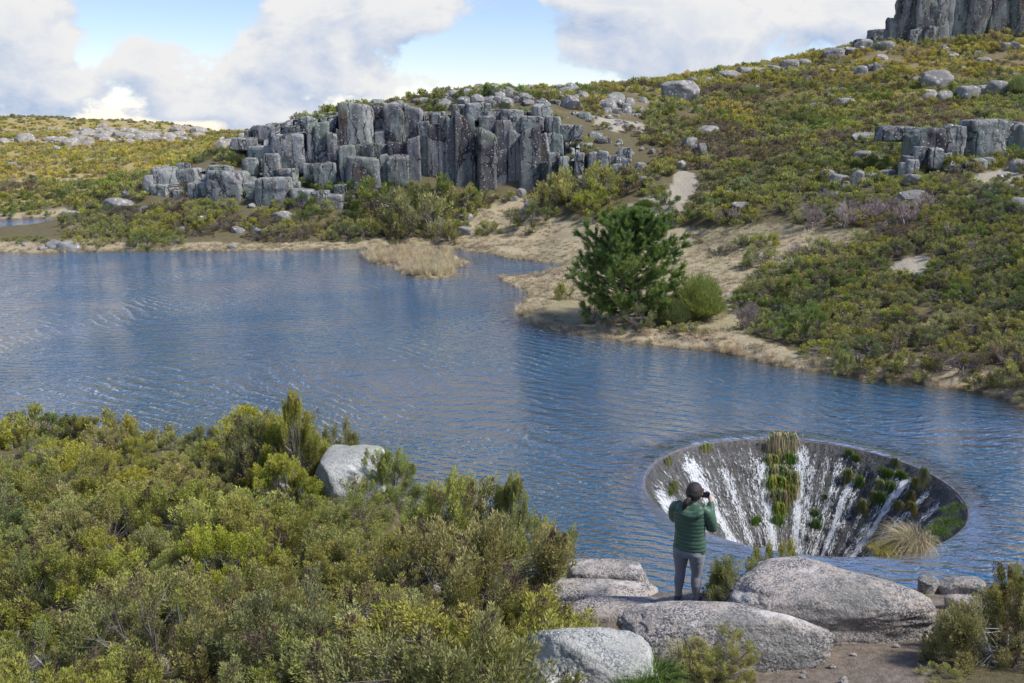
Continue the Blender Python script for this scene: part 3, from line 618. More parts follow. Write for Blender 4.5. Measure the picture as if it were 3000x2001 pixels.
# ---- top right crag
crag = empty('rock_crag', (95, 162, 22)); tag(crag, 'tall streaked granite crag cut off by the top right corner', 'crag')
for v in [(1180, 1300, 270, 345, .3, 163), (1260, 1440, 205, 320, .7, 164), (1395, 1500, 120, 300, .8, 163), (1465, 1610, -15, 300, .6, 163), (1500, 1640, -120, 200, .9, 164), (1580, 1745, -140, 305, .85, 162.4), (1725, 1860, -170, 290, .05, 162), (1830, 1965, -180, 265, .25, 162.2), (1940, 2110, -190, 265, 1.1, 161.6), (2085, 2250, -190, 255, .95, 162), (2230, 2400, -180, 215, .8, 161.6), (2380, 2560, -170, 215, .8, 162), (1640, 1760, 180, 310, .5, 161.4), (1540, 1640, 200, 305, .4, 161.6)]:
    x0, x1, y0, y1 = Z3(v); rock_at('rock_pillar' if v[3] - v[2] > 200 else 'rock_block', x0, x1, y0, y1, v[5], .9, M_CLIFF, k=8, cuts=6, sub=4, parent=crag, tone=v[4], sink=.25, rough=.06, lump=.16)

# ---- blocky outcrop on the right and lone rocks on the slopes
outc = empty('rock_outcrop', (28, 82, 8)); tag(outc, 'big blocky granite outcrop with tall split faces at the right edge of the slope', 'outcrop')
for v in [(1535, 1795, 878, 1125, .5, 84), (1785, 1940, 853, 1050, 0.0, 84), (1895, 2205, 818, 1065, .15, 84.6), (1925, 1965, 880, 1030, .6, 84), (2125, 2351, 828, 1005, .35, 86), (2300, 2460, 850, 1000, .3, 85), (1585, 1675, 1008, 1118, .3, 82.4), (1675, 1790, 1013, 1135, .3, 82.2), (1785, 1850, 1050, 1135, .2, 82.4),
          (1488, 1545, 1118, 1215, .2, 81), (1535, 1625, 1095, 1205, .4, 81), (1500, 1590, 1070, 1130, .5, 82), (1838, 1912, 1133, 1195, .2, 80.4), (1910, 1945, 1130, 1190, .5, 80.4), (1930, 1995, 1118, 1188, .3, 80.2), (1988, 2095, 1088, 1162, .3, 80.6), (2060, 2150, 1080, 1130, .2, 81), (1335, 1595, 865, 950, .6, 86)]:
    x0, x1, y0, y1 = Z3(v); rock_at('rock_block', x0, x1, y0, y1, v[5], .8, M_CLIFF, k=8, cuts=5, sub=4, parent=outc, tone=v[4], sink=.3, rough=.05)
lone = [(0 - 143, 100, 570, 700, 'round dark grey boulder standing alone on the skyline right of the cliff'), (1655, 1862, 498, 622, 'dark rounded boulder high on the right slope, above the mossy ledge'), (1568, 1668, 533, 582, 'low pale rock just left of the dark rounded boulder on the upper right slope'),
        (1635, 1755, 648, 725, 'black and mossy block at the left end of the upper right ledge'), (1745, 1865, 638, 730, 'ribbed grey block in the middle of the upper right mossy ledge'), (1895, 2050, 605, 712, 'squat grey block with mossy left side on the upper right ledge'), (2085, 2245, 570, 680, 'flat topped block with dark recess at the right end of the upper ledge'),
        (1038, 1182, 683, 745, 'pointed grey rock alone in heather in the middle of the right slope'), (85, 240, 873, 930, 'low pale dome of rock left on the middle of the slope'), (1168, 1335, 922, 995, 'rounded boulder at the upper left of the blocky outcrop'), (1335, 1535, 945, 990, 'long low slab between the rounded boulder and the blocky outcrop'),
        (1183, 1362, 1048, 1128, 'split pale boulder left below the blocky outcrop'), (952, 1045, 1178, 1265, 'dark cracked rock at the left end of the lower rock row'), (1000, 1135, 1208, 1290, 'jumbled grey rock second from the left in the lower row'), (1158, 1245, 1185, 1295, 'upright columnar rock in the lower row'), (1240, 1350, 1190, 1245, 'low grey rock right of the upright columnar rock'),
        (1358, 1472, 1175, 1240, 'smooth pale oval rock in the lower row'), (1535, 1655, 1205, 1275, 'pale pointed rock at the right end of the lower row'), (1095, 1155, 1270, 1305, 'tiny pale stone under the upright columnar rock'), (268, 368, 1318, 1365, 'pale flat rock above the bare pink shrubs, left one of two'), (378, 462, 1343, 1378, 'small flat rock above the bare pink shrubs, right one of two'),
        (335, 470, 1396, 1450, 'low dome of pale rock directly above the meadow edge'), (1535, 1685, 1330, 1412, 'blue grey slab half hidden by bare twiggy shrubs on the right'), (2225, 2400, 1370, 1465, 'large sloping slab at the right edge below the outcrop'), (2170, 2230, 1055, 1085, 'small bright stone right of the blocky outcrop'),
        (240, 392, 493, 556, 'sunlit squared rock on the skyline of the right slope'), (383, 575, 468, 520, 'long flat dark topped rock on the skyline'), (560, 690, 455, 500, 'low broken rocks on the skyline right of the long flat one'), (678, 805, 418, 480, 'grey ribbed skyline rock midway up to the crag'), (795, 882, 412, 465, 'squared skyline rock right of the ribbed one'),
        (975, 1105, 338, 412, 'dark skyline rock below the crag\'s left foot'), (1090, 1210, 335, 385, 'flat dark rock slab leading up to the crag'), (1188, 1295, 276, 342, 'pale rounded rock at the crag\'s left foot'), (1320, 1455, 290, 350, 'rounded grey boulder in front of the crag\'s foot'),
        (1168, 1272, 458, 515, 'sunlit rock with pale face on the upper slope, left of a trio'), (1262, 1325, 445, 485, 'middle sunlit rock of a trio on the upper slope'), (1312, 1365, 438, 492, 'pointed white rock at the right of a trio on the upper slope'), (1005, 1070, 478, 512, 'small pale rock left of the sunlit trio'), (1770, 1830, 320, 390, 'upright pale stone under the crag'),
        (2010, 2085, 350, 380, 'flat white stone under the crag, right of the upright one'), (2175, 2250, 300, 350, 'pale rock near the top right corner'), (2245, 2320, 295, 350, 'grey rounded rock at the top right corner'), (1935, 2010, 400, 435, 'small pale stone on the sunlit upper right slope'), (30, 105, 540, 575, 'low pale rock on the skyline beside the sunlit squared rock'), (130, 200, 535, 570, 'low flat pale rock just right on the same skyline'),
        (26, 72, 998, 1065, 'leftmost of three upright squared stones mid slope'), (66, 108, 1002, 1068, 'middle one of three upright squared stones mid slope'), (104, 165, 996, 1078, 'rightmost and widest of three upright squared stones'), (1115, 1160, 980, 1010, 'small pale stone left above the rounded outcrop boulder'), (595, 640, 808, 838, 'small white stone lying mid slope in heather'), (880, 920, 710, 735, 'small grey stone left of the pointed grey rock')]
for x0, x1, y0, y1, lab in lone:
    a = Z3((x0, x1, y0, y1)); big = a[1] - a[0] > 35
    rock_at('boulder' if big else 'rock', *a, None, .75, M_HILL, lab, k=2.9, cuts=7, sub=4 if big else 3, sink=.5, tone=.2, rough=.06)
lone2 = [(718, 925, 902, 1000, 'big pale grey boulder half sunk in heather left of the cliff blocks'), (965, 1055, 958, 1022, 'pointed green grey boulder below the leftmost cliff blocks'), (1362, 1432, 950, 1000, 'rounded green lichened boulder below the cliff blocks'), (1530, 1605, 920, 968, 'angular pale boulder at the cliff foot beside dead twigs'),
         (1072, 1122, 1088, 1125, 'small grey stone in the heather above the far shore, left of two'), (1230, 1278, 1095, 1132, 'small grey stone in the heather above the far shore, right of two'), (318, 422, 1182, 1265, 'upright rounded rock standing in the lake at the far left shore'), (388, 545, 1185, 1275, 'sloping rock standing in the lake, right of the upright one'), (262, 328, 1228, 1260, 'small rock low in the water left of the upright rock'),
         (150, 185, 1205, 1230, 'tiny dark rock in the lake at the far left'), (420, 545, 985, 1030, 'flat grey rock by the second pond'), (1565, 1635, 1210, 1245, 'white stone lying on the straw shore'), (1880, 2010, 990, 1060, 'low pale broken rock in heather below the big rounded cliff block'), (745, 835, 755, 780, 'long flat pale slab on the dark plain left of the cliff'), (720, 780, 785, 812, 'grey rock on the dark plain left of the cliff'),
         (550, 610, 482, 525, 'lone upright bright rock on the yellow plain'), (365, 412, 537, 568, 'small round pale rock on the yellow plain'), (0, 45, 535, 565, 'pale rock at the left edge of the yellow plain'), (60, 115, 650, 680, 'pale rock at the left edge where the plain turns dark'), (840, 935, 845, 880, 'pale slab left of the cliff blocks above the heather')]
for x0, x1, y0, y1, lab in lone2:
    a = Z1((x0, x1, y0, y1)); rock_at('boulder' if a[1] - a[0] > 30 else 'rock', *a, None, .7, M_HILL, lab, k=2.8, cuts=7, sub=4 if a[1] - a[0] > 25 else 3, sink=.5, tone=.2, rough=.05)
lone3 = [(1070, 1140, 1005, 1065, 'rounded grey rock by the clump of heather above the straw meadow'), (1035, 1090, 1060, 1092, 'small grey rock in front of the rounded meadow rock'), (1030, 1130, 1095, 1150, 'low mossy grey rock at the edge of the straw meadow'), (862, 935, 1020, 1110, 'upright pale rock behind a bare shrub on the shore'), (1440, 1510, 835, 905, 'weathered white rock at the right foot of the cliff'), (1390, 1450, 880, 920, 'small white stone at the cliff foot'),
         (1500, 1605, 905, 985, 'grey boulder under shrubs right of the cliff foot'), (2022, 2122, 232, 302, 'dark domed rock on the bare ground right of the cliff top'), (1210, 1302, 196, 248, 'large pale domed boulder on top of the cliff'), (1365, 1425, 212, 252, 'smaller pale boulder on the cliff top right of the domed one'), (2245, 2335, 655, 710, 'rounded white boulder right of the last cliff blocks'), (1850, 1930, 745, 795, 'pale rock behind shrubs right of the cliff'),
         (1570, 1640, 118, 150, 'dark low rock on the skyline above the cliff, left'), (1700, 1810, 120, 168, 'cracked grey rock on the skyline above the cliff, middle'), (1830, 1920, 128, 152, 'flat dark rock on the skyline above the cliff, right'), (1148, 1218, 112, 152, 'rounded skyline rock above the middle of the cliff'), (1290, 1360, 118, 150, 'low rounded rock on the skyline right of the middle'), (865, 965, 140, 185, 'rounded rock at the left of the cliff\'s skyline'), (1740, 1810, 1760, 1860, None)]
for x0, x1, y0, y1, lab in lone3:
    if lab is None: continue
    a = Z2((x0, x1, y0, y1)); rock_at('boulder' if a[1] - a[0] > 30 else 'rock', *a, None, .7, M_HILL, lab, k=2.8, cuts=7, sub=3, sink=.5, tone=.2, rough=.05)
rock_at('rock', 2065, 2125, 440, 475, None, .7, M_HILL, 'blue grey slab behind bare shrubs at the top of the meadow', sub=3)
rock_at('rock', 1665, 1750, 672, 690, None, .7, M_HILL, 'flat white rock between the green broom and the bare bush', sub=3)

# scattered small rocks: shared meshes
protoR = []
for i in range(6):
    p, f = rock_verts(900 + i, 2, 3.2, 8, .08, .16); p[:, 2] *= .72; protoR.append(mk_mesh('rock', p, [f], [M_HILL]))
protoS = []
for i in range(6):
    p, f = rock_verts(940 + i, 2, 3.2, 8, .08, .16); p[:, 2] *= .62; protoS.append(mk_mesh('rock', p, [f], [M_SUNNY]))
def scatter_rocks(n, region, smin, smax, protos, label, group, seed, cluster=None, tone=.2, parent=None):
    rs = random.Random(seed); k = 0; out = []
    for _ in range(n * 40):
        if k >= n: break
        xd = rs.uniform(*region[0]); yd = rs.uniform(*region[1])
        if cluster is not None and not cluster(xd, yd, rs): continue
        X, Y, z = hit(xd, yd, 40, 450)
        if z < .12: continue
        s = smin + (smax - smin) * rs.random() ** 2.2
        o = link('rock', rs.choice(protos), None, (X, Y, z), (rs.uniform(-.2, .2), rs.uniform(-.2, .2), rs.uniform(0, 6.28)), (s * rs.uniform(.8, 1.4), s * rs.uniform(.8, 1.2), s * rs.uniform(.8, 1.6)))
        o.color = (tone, tone, tone, 1); k += 1; out.append(o)
        if parent: o.parent = parent; o.location = Vector((X, Y, z)) - parent.location; o.name = 'rock_block'
        else: tag(o, label, 'rock', group)
    return out
def band(y0, sd, x0=None, sx=None):
    def f(x, y, rs):
        w = math.exp(-((y - y0) / sd) ** 2)
        if x0 is not None: w *= math.exp(-((x - x0) / sx) ** 2)
        return rs.random() < w
    return f
scatter_rocks(80, ((0, 560), (278, 345)), .6, 2.2, protoS, 'pale sunlit rock among many strewn across the distant yellow plain', 'pale rocks strewn over the distant plain', 1, band(318, 16))
ridge = empty('rock_ridge', (-90, 240, 4)); tag(ridge, 'long low ridge of broken grey rocks in the middle of the distant yellow plain', 'rock ridge')
scatter_rocks(150, ((170, 440), (296, 338)), .6, 2.2, protoS, None, None, 2, band(315, 11, 310, 90), parent=ridge, tone=.35)
scatter_rocks(38, ((1380, 1480), (205, 300)), .25, .9, protoR, 'small grey rubble stone on the bare slope right of the cliff top', 'rubble stones right of the cliff top', 3)
scatter_rocks(34, ((1240, 1620), (320, 420)), .3, 1.0, protoR, 'grey stone among the shrubs between the cliff and the sandy path', 'stones between the cliff and the path', 4)
scatter_rocks(36, ((1650, 2351), (110, 260)), .4, 1.3, protoS, 'pale sunlit stone among the yellowish heather of the upper right slope', 'small stones on the upper right slope', 5)
scatter_rocks(34, ((1850, 2351), (340, 460)), .25, .9, protoR, 'small grey stone around the foot of the blocky outcrop', 'small stones around the blocky outcrop', 6)
scatter_rocks(26, ((350, 900), (455, 545)), .2, .7, protoR, 'small grey stone in the heather at the cliff foot', 'small stones at the cliff foot', 7)
scatter_rocks(60, ((1000, 1420), (203, 250)), .4, 1.3, protoR, 'grey block among the broken rocks crowning the cliff', 'broken rocks crowning the cliff', 8, parent=cliff)
scatter_rocks(22, ((560, 800), (262, 330)), .4, 1.3, protoR, 'grey rock on the left shoulder of the cliff', 'rocks on the left shoulder of the cliff', 9, parent=cliff)

# ------------------------------------------------------------------ plants
def foliage_mat(name, trans=.34, var=.42, hue=.03, rough=.65, gain=1.0):
    m, nt = new_mat(name); N = NT(nt)
    a = N.n('ShaderNodeAttribute', attribute_name='col').outputs['Color']
    rn = N.n('ShaderNodeObjectInfo').outputs['Random']
    pos = N.n('ShaderNodeNewGeometry').outputs['Position']
    big = N.noise(pos, .11, 2, .5); big2 = N.noise(N.map(pos, loc=(50, 20, 3)), .06, 2, .5)
    hs = N.n('ShaderNodeHueSaturation', i_Color=a)
    N.link(N.math('ADD', N.math('MULTIPLY_ADD', rn, hue, .5 - hue / 2), N.math('MULTIPLY_ADD', big, -.07, .035)), hs.inputs['Hue'])
    r2 = N.math('FRACT', N.math('MULTIPLY', rn, 7.31))
    N.link(N.math('ADD', N.math('MULTIPLY_ADD', r2, var, gain - var / 2), N.math('MULTIPLY_ADD', big2, .7, -.35)), hs.inputs['Value'])
    hs.inputs['Saturation'].default_value = .95
    N.link(N.math('MULTIPLY_ADD', N.math('FRACT', N.math('MULTIPLY', rn, 3.7)), .35, .78), hs.inputs['Saturation'])
    bs = N.n('ShaderNodeBsdfPrincipled', i_Base_Color=hs.outputs[0], i_Roughness=rough); bs.inputs['Specular IOR Level'].default_value = .25
    tr = N.n('ShaderNodeBsdfTranslucent', i_Color=hs.outputs[0])
    mx = N.n('ShaderNodeMixShader', i_0=trans, i_1=bs.outputs[0], i_2=tr.outputs[0])
    N.n('ShaderNodeOutputMaterial', i_Surface=mx.outputs[0])
    return m
M_LEAF = foliage_mat('heather_foliage', gain=1.2); M_PINE = foliage_mat('pine_needles', .25, .1, .01, gain=1.25); M_STRAW = foliage_mat('dry_grass_blades', .25, .3, .02, .8)
M_TWIG = foliage_mat('bare_twigs', .0, .25, .02, .9)

def nrm(v): return v / np.maximum(np.linalg.norm(v, axis=1, keepdims=True), 1e-9)
def blades(B, Dr, L, W, rs, up=None):
    """one triangle each: base point, direction, length, width -> verts, faces"""
    n = len(B); r = nrm(np.cross(Dr, rs.normal(size=(n, 3)))) * (W / 2)[:, None]
    V = np.stack([B - r, B + r, B + Dr * L[:, None]], 1).reshape(-1, 3)
    return V, np.arange(3 * n).reshape(-1, 3)
def tubes(A, Bp, ra, rb):
    """three-sided sticks from A to Bp"""
    n = len(A); d = nrm(Bp - A); u = nrm(np.cross(d, np.array([.3, .9, .2]))); w = np.cross(d, u); V = []
    for k in range(3):
        o = math.cos(k * 2.094) * u + math.sin(k * 2.094) * w
        V += [A + o * ra[:, None], Bp + o * rb[:, None]]
    V = np.stack(V, 1).reshape(-1, 3); b = (np.arange(n) * 6)[:, None]; F_ = []
    for k in range(3):
        k2 = (k + 1) % 3; F_.append(b + np.array([2 * k, 2 * k2, 2 * k2 + 1, 2 * k + 1]))
    return V, np.concatenate(F_)
OLIVE = np.array([.29, .325, .070]); YELLOW = np.array([.52, .50, .13]); DEEP = np.array([.17, .225, .065]); TWIGC = np.array([.19, .155, .135]); LICH = np.array([.34, .36, .36])
def heather(seed, rad=.95, hgt=1.15, plumes=230, per=70, ll=.036, lw=.013, base=OLIVE, tip=YELLOW, flat=.0, stems=True, lean=.0, pl=(.13, .26), spread=.042, onemesh=False, bare=.12):
    rs = np.random.RandomState(seed)
    lob = rs.normal(size=(7, 3)); lob[:, 2] = np.abs(lob[:, 2]); lob = nrm(lob); la = rs.uniform(.05, .34, 7)
    d = rs.normal(size=(plumes, 3)); d[:, 2] = np.abs(d[:, 2]) * 1.1 - .12; d = nrm(d)
    lump = 1 + (np.maximum(0, d @ lob.T) ** 6 * la).sum(1) - .1
    rr = np.where(rs.rand(plumes) < .72, rs.uniform(.86, 1.02, plumes), rs.uniform(.45, .86, plumes)) * lump
    nh = max(8, plumes // 7); hid = rs.randint(0, nh, plumes)
    hd = d[:nh]; hr = rr[:nh]
    P = hd[hid] * hr[hid][:, None] * np.array([rad, rad, hgt * .84]) + nrm(rs.normal(size=(plumes, 3))) * (rs.rand(plumes) ** .6 * .20 * rad)[:, None] * np.array([1, 1, .7])
    d = nrm(hd[hid] + .55 * (P - hd[hid] * hr[hid][:, None] * np.array([rad, rad, hgt * .84])) / (.2 * rad)); P[:, 2] = np.maximum(P[:, 2], .05 * hgt); hcol = rs.rand(nh)[hid]
    P[:, 0] += lean * P[:, 2]
    ax = nrm(d * np.array([.75, .75, .3]) + np.array([lean * .5, 0, .75]) + rs.normal(size=(plumes, 3)) * .24)
    ln = rs.uniform(pl[0], pl[1], plumes)
    P0 = P - ax * ln[:, None] * .6
    k = np.repeat(np.arange(plumes), per); n = len(k)
    t = rs.rand(n) ** .85
    rad_ = nrm(np.cross(ax[k], rs.normal(size=(n, 3))))
    prof = spread * np.sin(math.pi * (.16 + .80 * t)) * (ln[k] / .2)
    B = P0[k] + ax[k] * (ln[k] * t)[:, None] + rad_ * (prof * rs.rand(n) ** .5)[:, None]
    Dr = nrm(ax[k] * rs.uniform(.5, 1.1, n)[:, None] + rad_ * rs.uniform(.2, .9, n)[:, None])
    V, Fa = blades(B, Dr, ll * rs.uniform(.6, 1.3, n), np.full(n, lw), rs)
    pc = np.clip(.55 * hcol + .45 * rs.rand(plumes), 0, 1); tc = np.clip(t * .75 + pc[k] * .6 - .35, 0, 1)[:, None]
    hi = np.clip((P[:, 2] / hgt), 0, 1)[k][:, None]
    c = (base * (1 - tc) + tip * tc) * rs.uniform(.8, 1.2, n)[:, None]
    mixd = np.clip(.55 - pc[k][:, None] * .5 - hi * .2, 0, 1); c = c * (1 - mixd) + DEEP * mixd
    dead = (rs.rand(plumes) < bare)[k]; c[dead] = np.array([.17, .125, .08]) * rs.uniform(.8, 1.3, (dead.sum(), 1))
    c = np.repeat(c, 3, 0)
    # stems
    m = 9 if stems else 5
    md = rs.normal(size=(m, 3)); md[:, 2] = np.abs(md[:, 2]) + .35; md = nrm(md)
    tip_ = md * np.array([rad * .62, rad * .62, hgt * .62]); root = md * np.array([.12, .12, .0]) * rad
    root[:, 2] = -.12; kink = (root + tip_) / 2 + rs.normal(size=(m, 3)) * .07 * rad
    segA = [root, kink]; segB = [kink, tip_]; ra = [np.full(m, .020 * rad), np.full(m, .015 * rad)]; rb = [np.full(m, .015 * rad), np.full(m, .010 * rad)]
    dist = np.linalg.norm(P[:, None] - tip_[None], axis=2) + rs.rand(plumes, m) * .2 * rad; j = dist.argmin(1)
    q = rs.rand(plumes); st = kink[j] + (tip_[j] - kink[j]) * q[:, None]; mid = (st + P0) / 2 + rs.normal(size=(plumes, 3)) * .04 * rad
    segA += [st, mid, P0]; segB += [mid, P0, P0 + ax * ln[:, None] * .8]; tw = .0045 if stems else .008
    for f0, f1 in ((1, .8), (.8, .6), (.6, .2)): ra.append(np.full(plumes, tw * f0)); rb.append(np.full(plumes, tw * f1))
    SV, SF = tubes(np.concatenate(segA), np.concatenate(segB), np.concatenate(ra), np.concatenate(rb))
    sc = np.where(rs.rand(len(SV) // 6, 1) < .35, LICH, TWIGC) * rs.uniform(.7, 1.25, (len(SV) // 6, 1)); sc = np.repeat(sc, 6, 0)
    if onemesh:
        return mk_mesh('heather', np.concatenate([V, SV]), [Fa, SF + len(V)], [M_LEAF], cols=np.concatenate([c, sc]))
    return mk_mesh('foliage', V, [Fa], [M_LEAF], cols=c), mk_mesh('stems', SV, [SF], [M_TWIG], cols=sc)
def tufts(seed, n=90, h=.5, spread=.12, droop=.5, w=.008, seg=3, c0=(.55, .44, .25), c1=(.40, .32, .17), lean=(0, 0), name='grass_tuft', gmix=0.0, green=(.10, .17, .03)):
    rs = np.random.RandomState(seed); a = rs.rand(n) * 6.283; r = spread * rs.rand(n) ** .5
    B = np.stack([r * np.cos(a), r * np.sin(a), np.full(n, -.03)], 1); out = np.stack([np.cos(a), np.sin(a), 0 * a], 1)
    H = h * rs.uniform(.5, 1.1, n); dr = droop * rs.uniform(.3, 1.2, n); side = nrm(np.cross(out + rs.normal(size=(n, 3)) * .3, np.array([0, 0, 1.0]))) * (w / 2)
    V = []
    for s in range(seg + 1):
        t = s / seg; p = B + np.array([0, 0, 1.0]) * (H * (t - .55 * dr * t * t * (1 + t)))[:, None] + out * (H * dr * t * t * .8)[:, None] + np.array([lean[0], lean[1], 0]) * (H * t * t)[:, None]
        wd = side * (1 - t * .9); V += [p - wd, p + wd]
    V = np.stack(V, 1).reshape(-1, 3); b = (np.arange(n) * (2 * seg + 2))[:, None]
    Fq = np.concatenate([b + np.array([2 * s, 2 * s + 1, 2 * s + 3, 2 * s + 2]) for s in range(seg)])
    f = rs.rand(n, 1); c = np.array(c0) * f + np.array(c1) * (1 - f); g = rs.rand(n, 1) < gmix; c = np.where(g, np.array(green) * rs.uniform(.7, 1.3, (n, 1)), c)
    return mk_mesh(name, V, [Fq], [M_STRAW], cols=np.repeat(c, 2 * seg + 2, 0))
def twiggy(seed, hgt=1.6, spread=.7, trunk=1, depth=5, c0=(.30, .235, .225), r0=.02, n0=8, up=.5, name='branches', ratio=.68):
    """bare branching bush"""
    rs = np.random.RandomState(seed); A = []; B = []; RA = []; RB = []
    def grow(p, d, L, r, k):
        q = p; dd = d
        for s in range(2):
            dd = dd + rs.normal(size=3) * .16; dd[2] += .05; dd /= np.linalg.norm(dd); q2 = q + dd * L / 2
            A.append(q); B.append(q2); RA.append(r * (1 - .2 * s)); RB.append(r * (.8 - .2 * s)); q = q2
        if k <= 0: return
        for _ in range(3 if k > 1 else 4):
            e = dd + rs.normal(size=3) * .48; e[2] += .12 * up; e /= np.linalg.norm(e)
            grow(q - dd * L * rs.uniform(0, .35), e, L * rs.uniform(.55, .8), r * .58, k - 1)
    for i in range(n0):
        a = 6.283 * i / n0 + rs.rand(); d = np.array([math.cos(a) * spread, math.sin(a) * spread, 1.0]); d[:2] *= rs.uniform(.3, 1); d /= np.linalg.norm(d)
        grow(np.array([0, 0, -.05]), d, hgt * .36 * rs.uniform(.8, 1.15), r0, depth)
    V, Fq = tubes(np.array(A), np.array(B), np.array(RA), np.array(RB)); c = np.array(c0) * np.repeat(rs.uniform(.75, 1.3, (len(A), 1)), 6, 0)
    return mk_mesh(name, V, [Fq], [M_TWIG], cols=c)
def broom(seed, rad=1.0, hgt=1.3, n=5200, c0=(.13, .17, .05), c1=(.24, .28, .10), w=.012, L=.5, name='broom'):
    """dense fan of thin green rods"""
    rs = np.random.RandomState(seed); a = rs.rand(n) * 6.283; q = rs.rand(n) ** .6
    d = nrm(np.stack([np.cos(a) * q * 1.25, np.sin(a) * q * 1.25, 1 - .62 * q], 1)); reach = rs.uniform(.25, .92, n)
    lob = nrm(np.abs(rs.normal(size=(6, 3))) * np.array([rs.choice([-1, 1]), rs.choice([-1, 1]), 1])); lump = .82 + .42 * (np.maximum(0, d @ lob.T) ** 10).max(1) + .25 * fbm(d * 3.5, seed, 3)
    B = d * (reach * lump)[:, None] * np.array([rad, rad, hgt]); Dr = nrm(d * np.array([.7, .7, 1.0]) + rs.normal(size=(n, 3)) * .34 + np.array([0, 0, .3]))
    V, Fa = blades(B, Dr, L * rs.uniform(.35, 1, n), np.full(n, w), rs)
    f = np.clip(reach * 1.1 + rs.normal(size=n) * .2, 0, 1)[:, None]; c = np.array(c0) * (1 - f) + np.array(c1) * f
    return mk_mesh(name, V, [Fa], [M_LEAF], cols=np.repeat(c, 3, 0))

def scatter_stuff(name, pts, scl, rz, pick, protos, tilt=None):
    pts = np.asarray(pts, np.float32); n = len(pts)
    me = bpy.data.meshes.new(name); me.vertices.add(n); me.vertices.foreach_set('co', pts.ravel())
    a = me.attributes.new('size', 'FLOAT', 'POINT'); a.data.foreach_set('value', np.asarray(scl, np.float32))
    a = me.attributes.new('pick', 'INT', 'POINT'); a.data.foreach_set('value', np.asarray(pick, np.int32))
    rot = np.zeros((n, 3), np.float32); rot[:, 2] = rz
    if tilt is not None: rot[:, :2] = tilt
    a = me.attributes.new('turn', 'FLOAT_VECTOR', 'POINT'); a.data.foreach_set('vector', rot.ravel())
    o = link(name, me); g = bpy.data.node_groups.new(name + '_scatter', 'GeometryNodeTree')
    g.interface.new_socket('Geometry', in_out='INPUT', socket_type='NodeSocketGeometry'); g.interface.new_socket('Geometry', in_out='OUTPUT', socket_type='NodeSocketGeometry')
    gi = g.nodes.new('NodeGroupInput'); go = g.nodes.new('NodeGroupOutput'); jn = g.nodes.new('GeometryNodeJoinGeometry')
    def attr(nm, dt):
        nd = g.nodes.new('GeometryNodeInputNamedAttribute'); nd.data_type = dt; nd.inputs['Name'].default_value = nm; return nd.outputs['Attribute']
    sz, pk, tn = attr('size', 'FLOAT'), attr('pick', 'INT'), attr('turn', 'FLOAT_VECTOR')
    for k, po in enumerate(protos):
        cmpn = g.nodes.new('FunctionNodeCompare'); cmpn.data_type = 'INT'; cmpn.operation = 'EQUAL'; g.links.new(pk, cmpn.inputs[2]); cmpn.inputs[3].default_value = k
        oi = g.nodes.new('GeometryNodeObjectInfo'); oi.inputs['Object'].default_value = po; oi.inputs['As Instance'].default_value = True; oi.transform_space = 'ORIGINAL'
        ip = g.nodes.new('GeometryNodeInstanceOnPoints')
        g.links.new(gi.outputs[0], ip.inputs['Points']); g.links.new(cmpn.outputs[0], ip.inputs['Selection']); g.links.new(oi.outputs['Geometry'], ip.inputs['Instance'])
        g.links.new(tn, ip.inputs['Rotation']); g.links.new(sz, ip.inputs['Scale']); g.links.new(ip.outputs[0], jn.inputs[0])
    g.links.new(jn.outputs[0], go.inputs[0])
    md = o.modifiers.new('scatter', 'NODES'); md.node_group = g
    tag(o, kind='stuff'); return o

# ---- near heather bushes (foliage and stems as parts)
KN = dict(ll=.036, lw=.0165, spread=.060, pl=(.18, .36))
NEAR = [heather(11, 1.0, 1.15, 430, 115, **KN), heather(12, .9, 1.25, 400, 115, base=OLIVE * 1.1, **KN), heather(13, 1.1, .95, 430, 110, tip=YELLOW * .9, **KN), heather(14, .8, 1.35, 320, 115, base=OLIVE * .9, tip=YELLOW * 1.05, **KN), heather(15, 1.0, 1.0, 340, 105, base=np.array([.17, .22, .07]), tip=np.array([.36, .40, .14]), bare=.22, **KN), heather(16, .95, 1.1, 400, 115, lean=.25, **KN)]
first = {}
def near_bush(k, loc, s, rz, label, group=None, name='heather_bush', sz=1.0):
    r = empty(name, loc, rz); r.scale = (s, s, s * sz); tag(r, label, 'shrub', group)
    f, st = NEAR[k]
    link('foliage', f, r); link('stems', st, r); return r
rs_ = random.Random(21)
def poisson(n, inside, dmin, xr, yr, seed, dens=None):
    rs = random.Random(seed); cell = {}; out = []
    for _ in range(n):
        x = rs.uniform(*xr); y = rs.uniform(*yr)
        d = dmin(x, y) if callable(dmin) else dmin
        cx, cy = int(x // 1.0), int(y // 1.0); ok = True; q = int(d) + 1
        for i in range(cx - q, cx + q + 1):
            for j in range(cy - q, cy + q + 1):
                for (a, b) in cell.get((i, j), ()):
                    if (a - x) ** 2 + (b - y) ** 2 < d * d: ok = False; break
                if not ok: break
            if not ok: break
        if ok: out.append((x, y)); cell.setdefault((cx, cy), []).append((x, y))
    P = np.array(out); z, s = ground(P[:, 0], P[:, 1], True); xd, yd, dep = project(P[:, 0], P[:, 1], z)
    m = inside(P[:, 0], P[:, 1], z, s, xd, yd, dep)
    return P[m], z[m], xd[m], yd[m]
near_clear = [(1205, 1315), (1330, 1255), (1420, 1280), (1640, 1300), (2351, 1320), (2500, 1700), (1200, 1750), (1205, 1500), (1260, 1440), (1280, 1400), (1205, 1390)]
rock_clear = [(715, 1045), (895, 1030), (895, 1150), (870, 1215), (745, 1215), (715, 1120)]
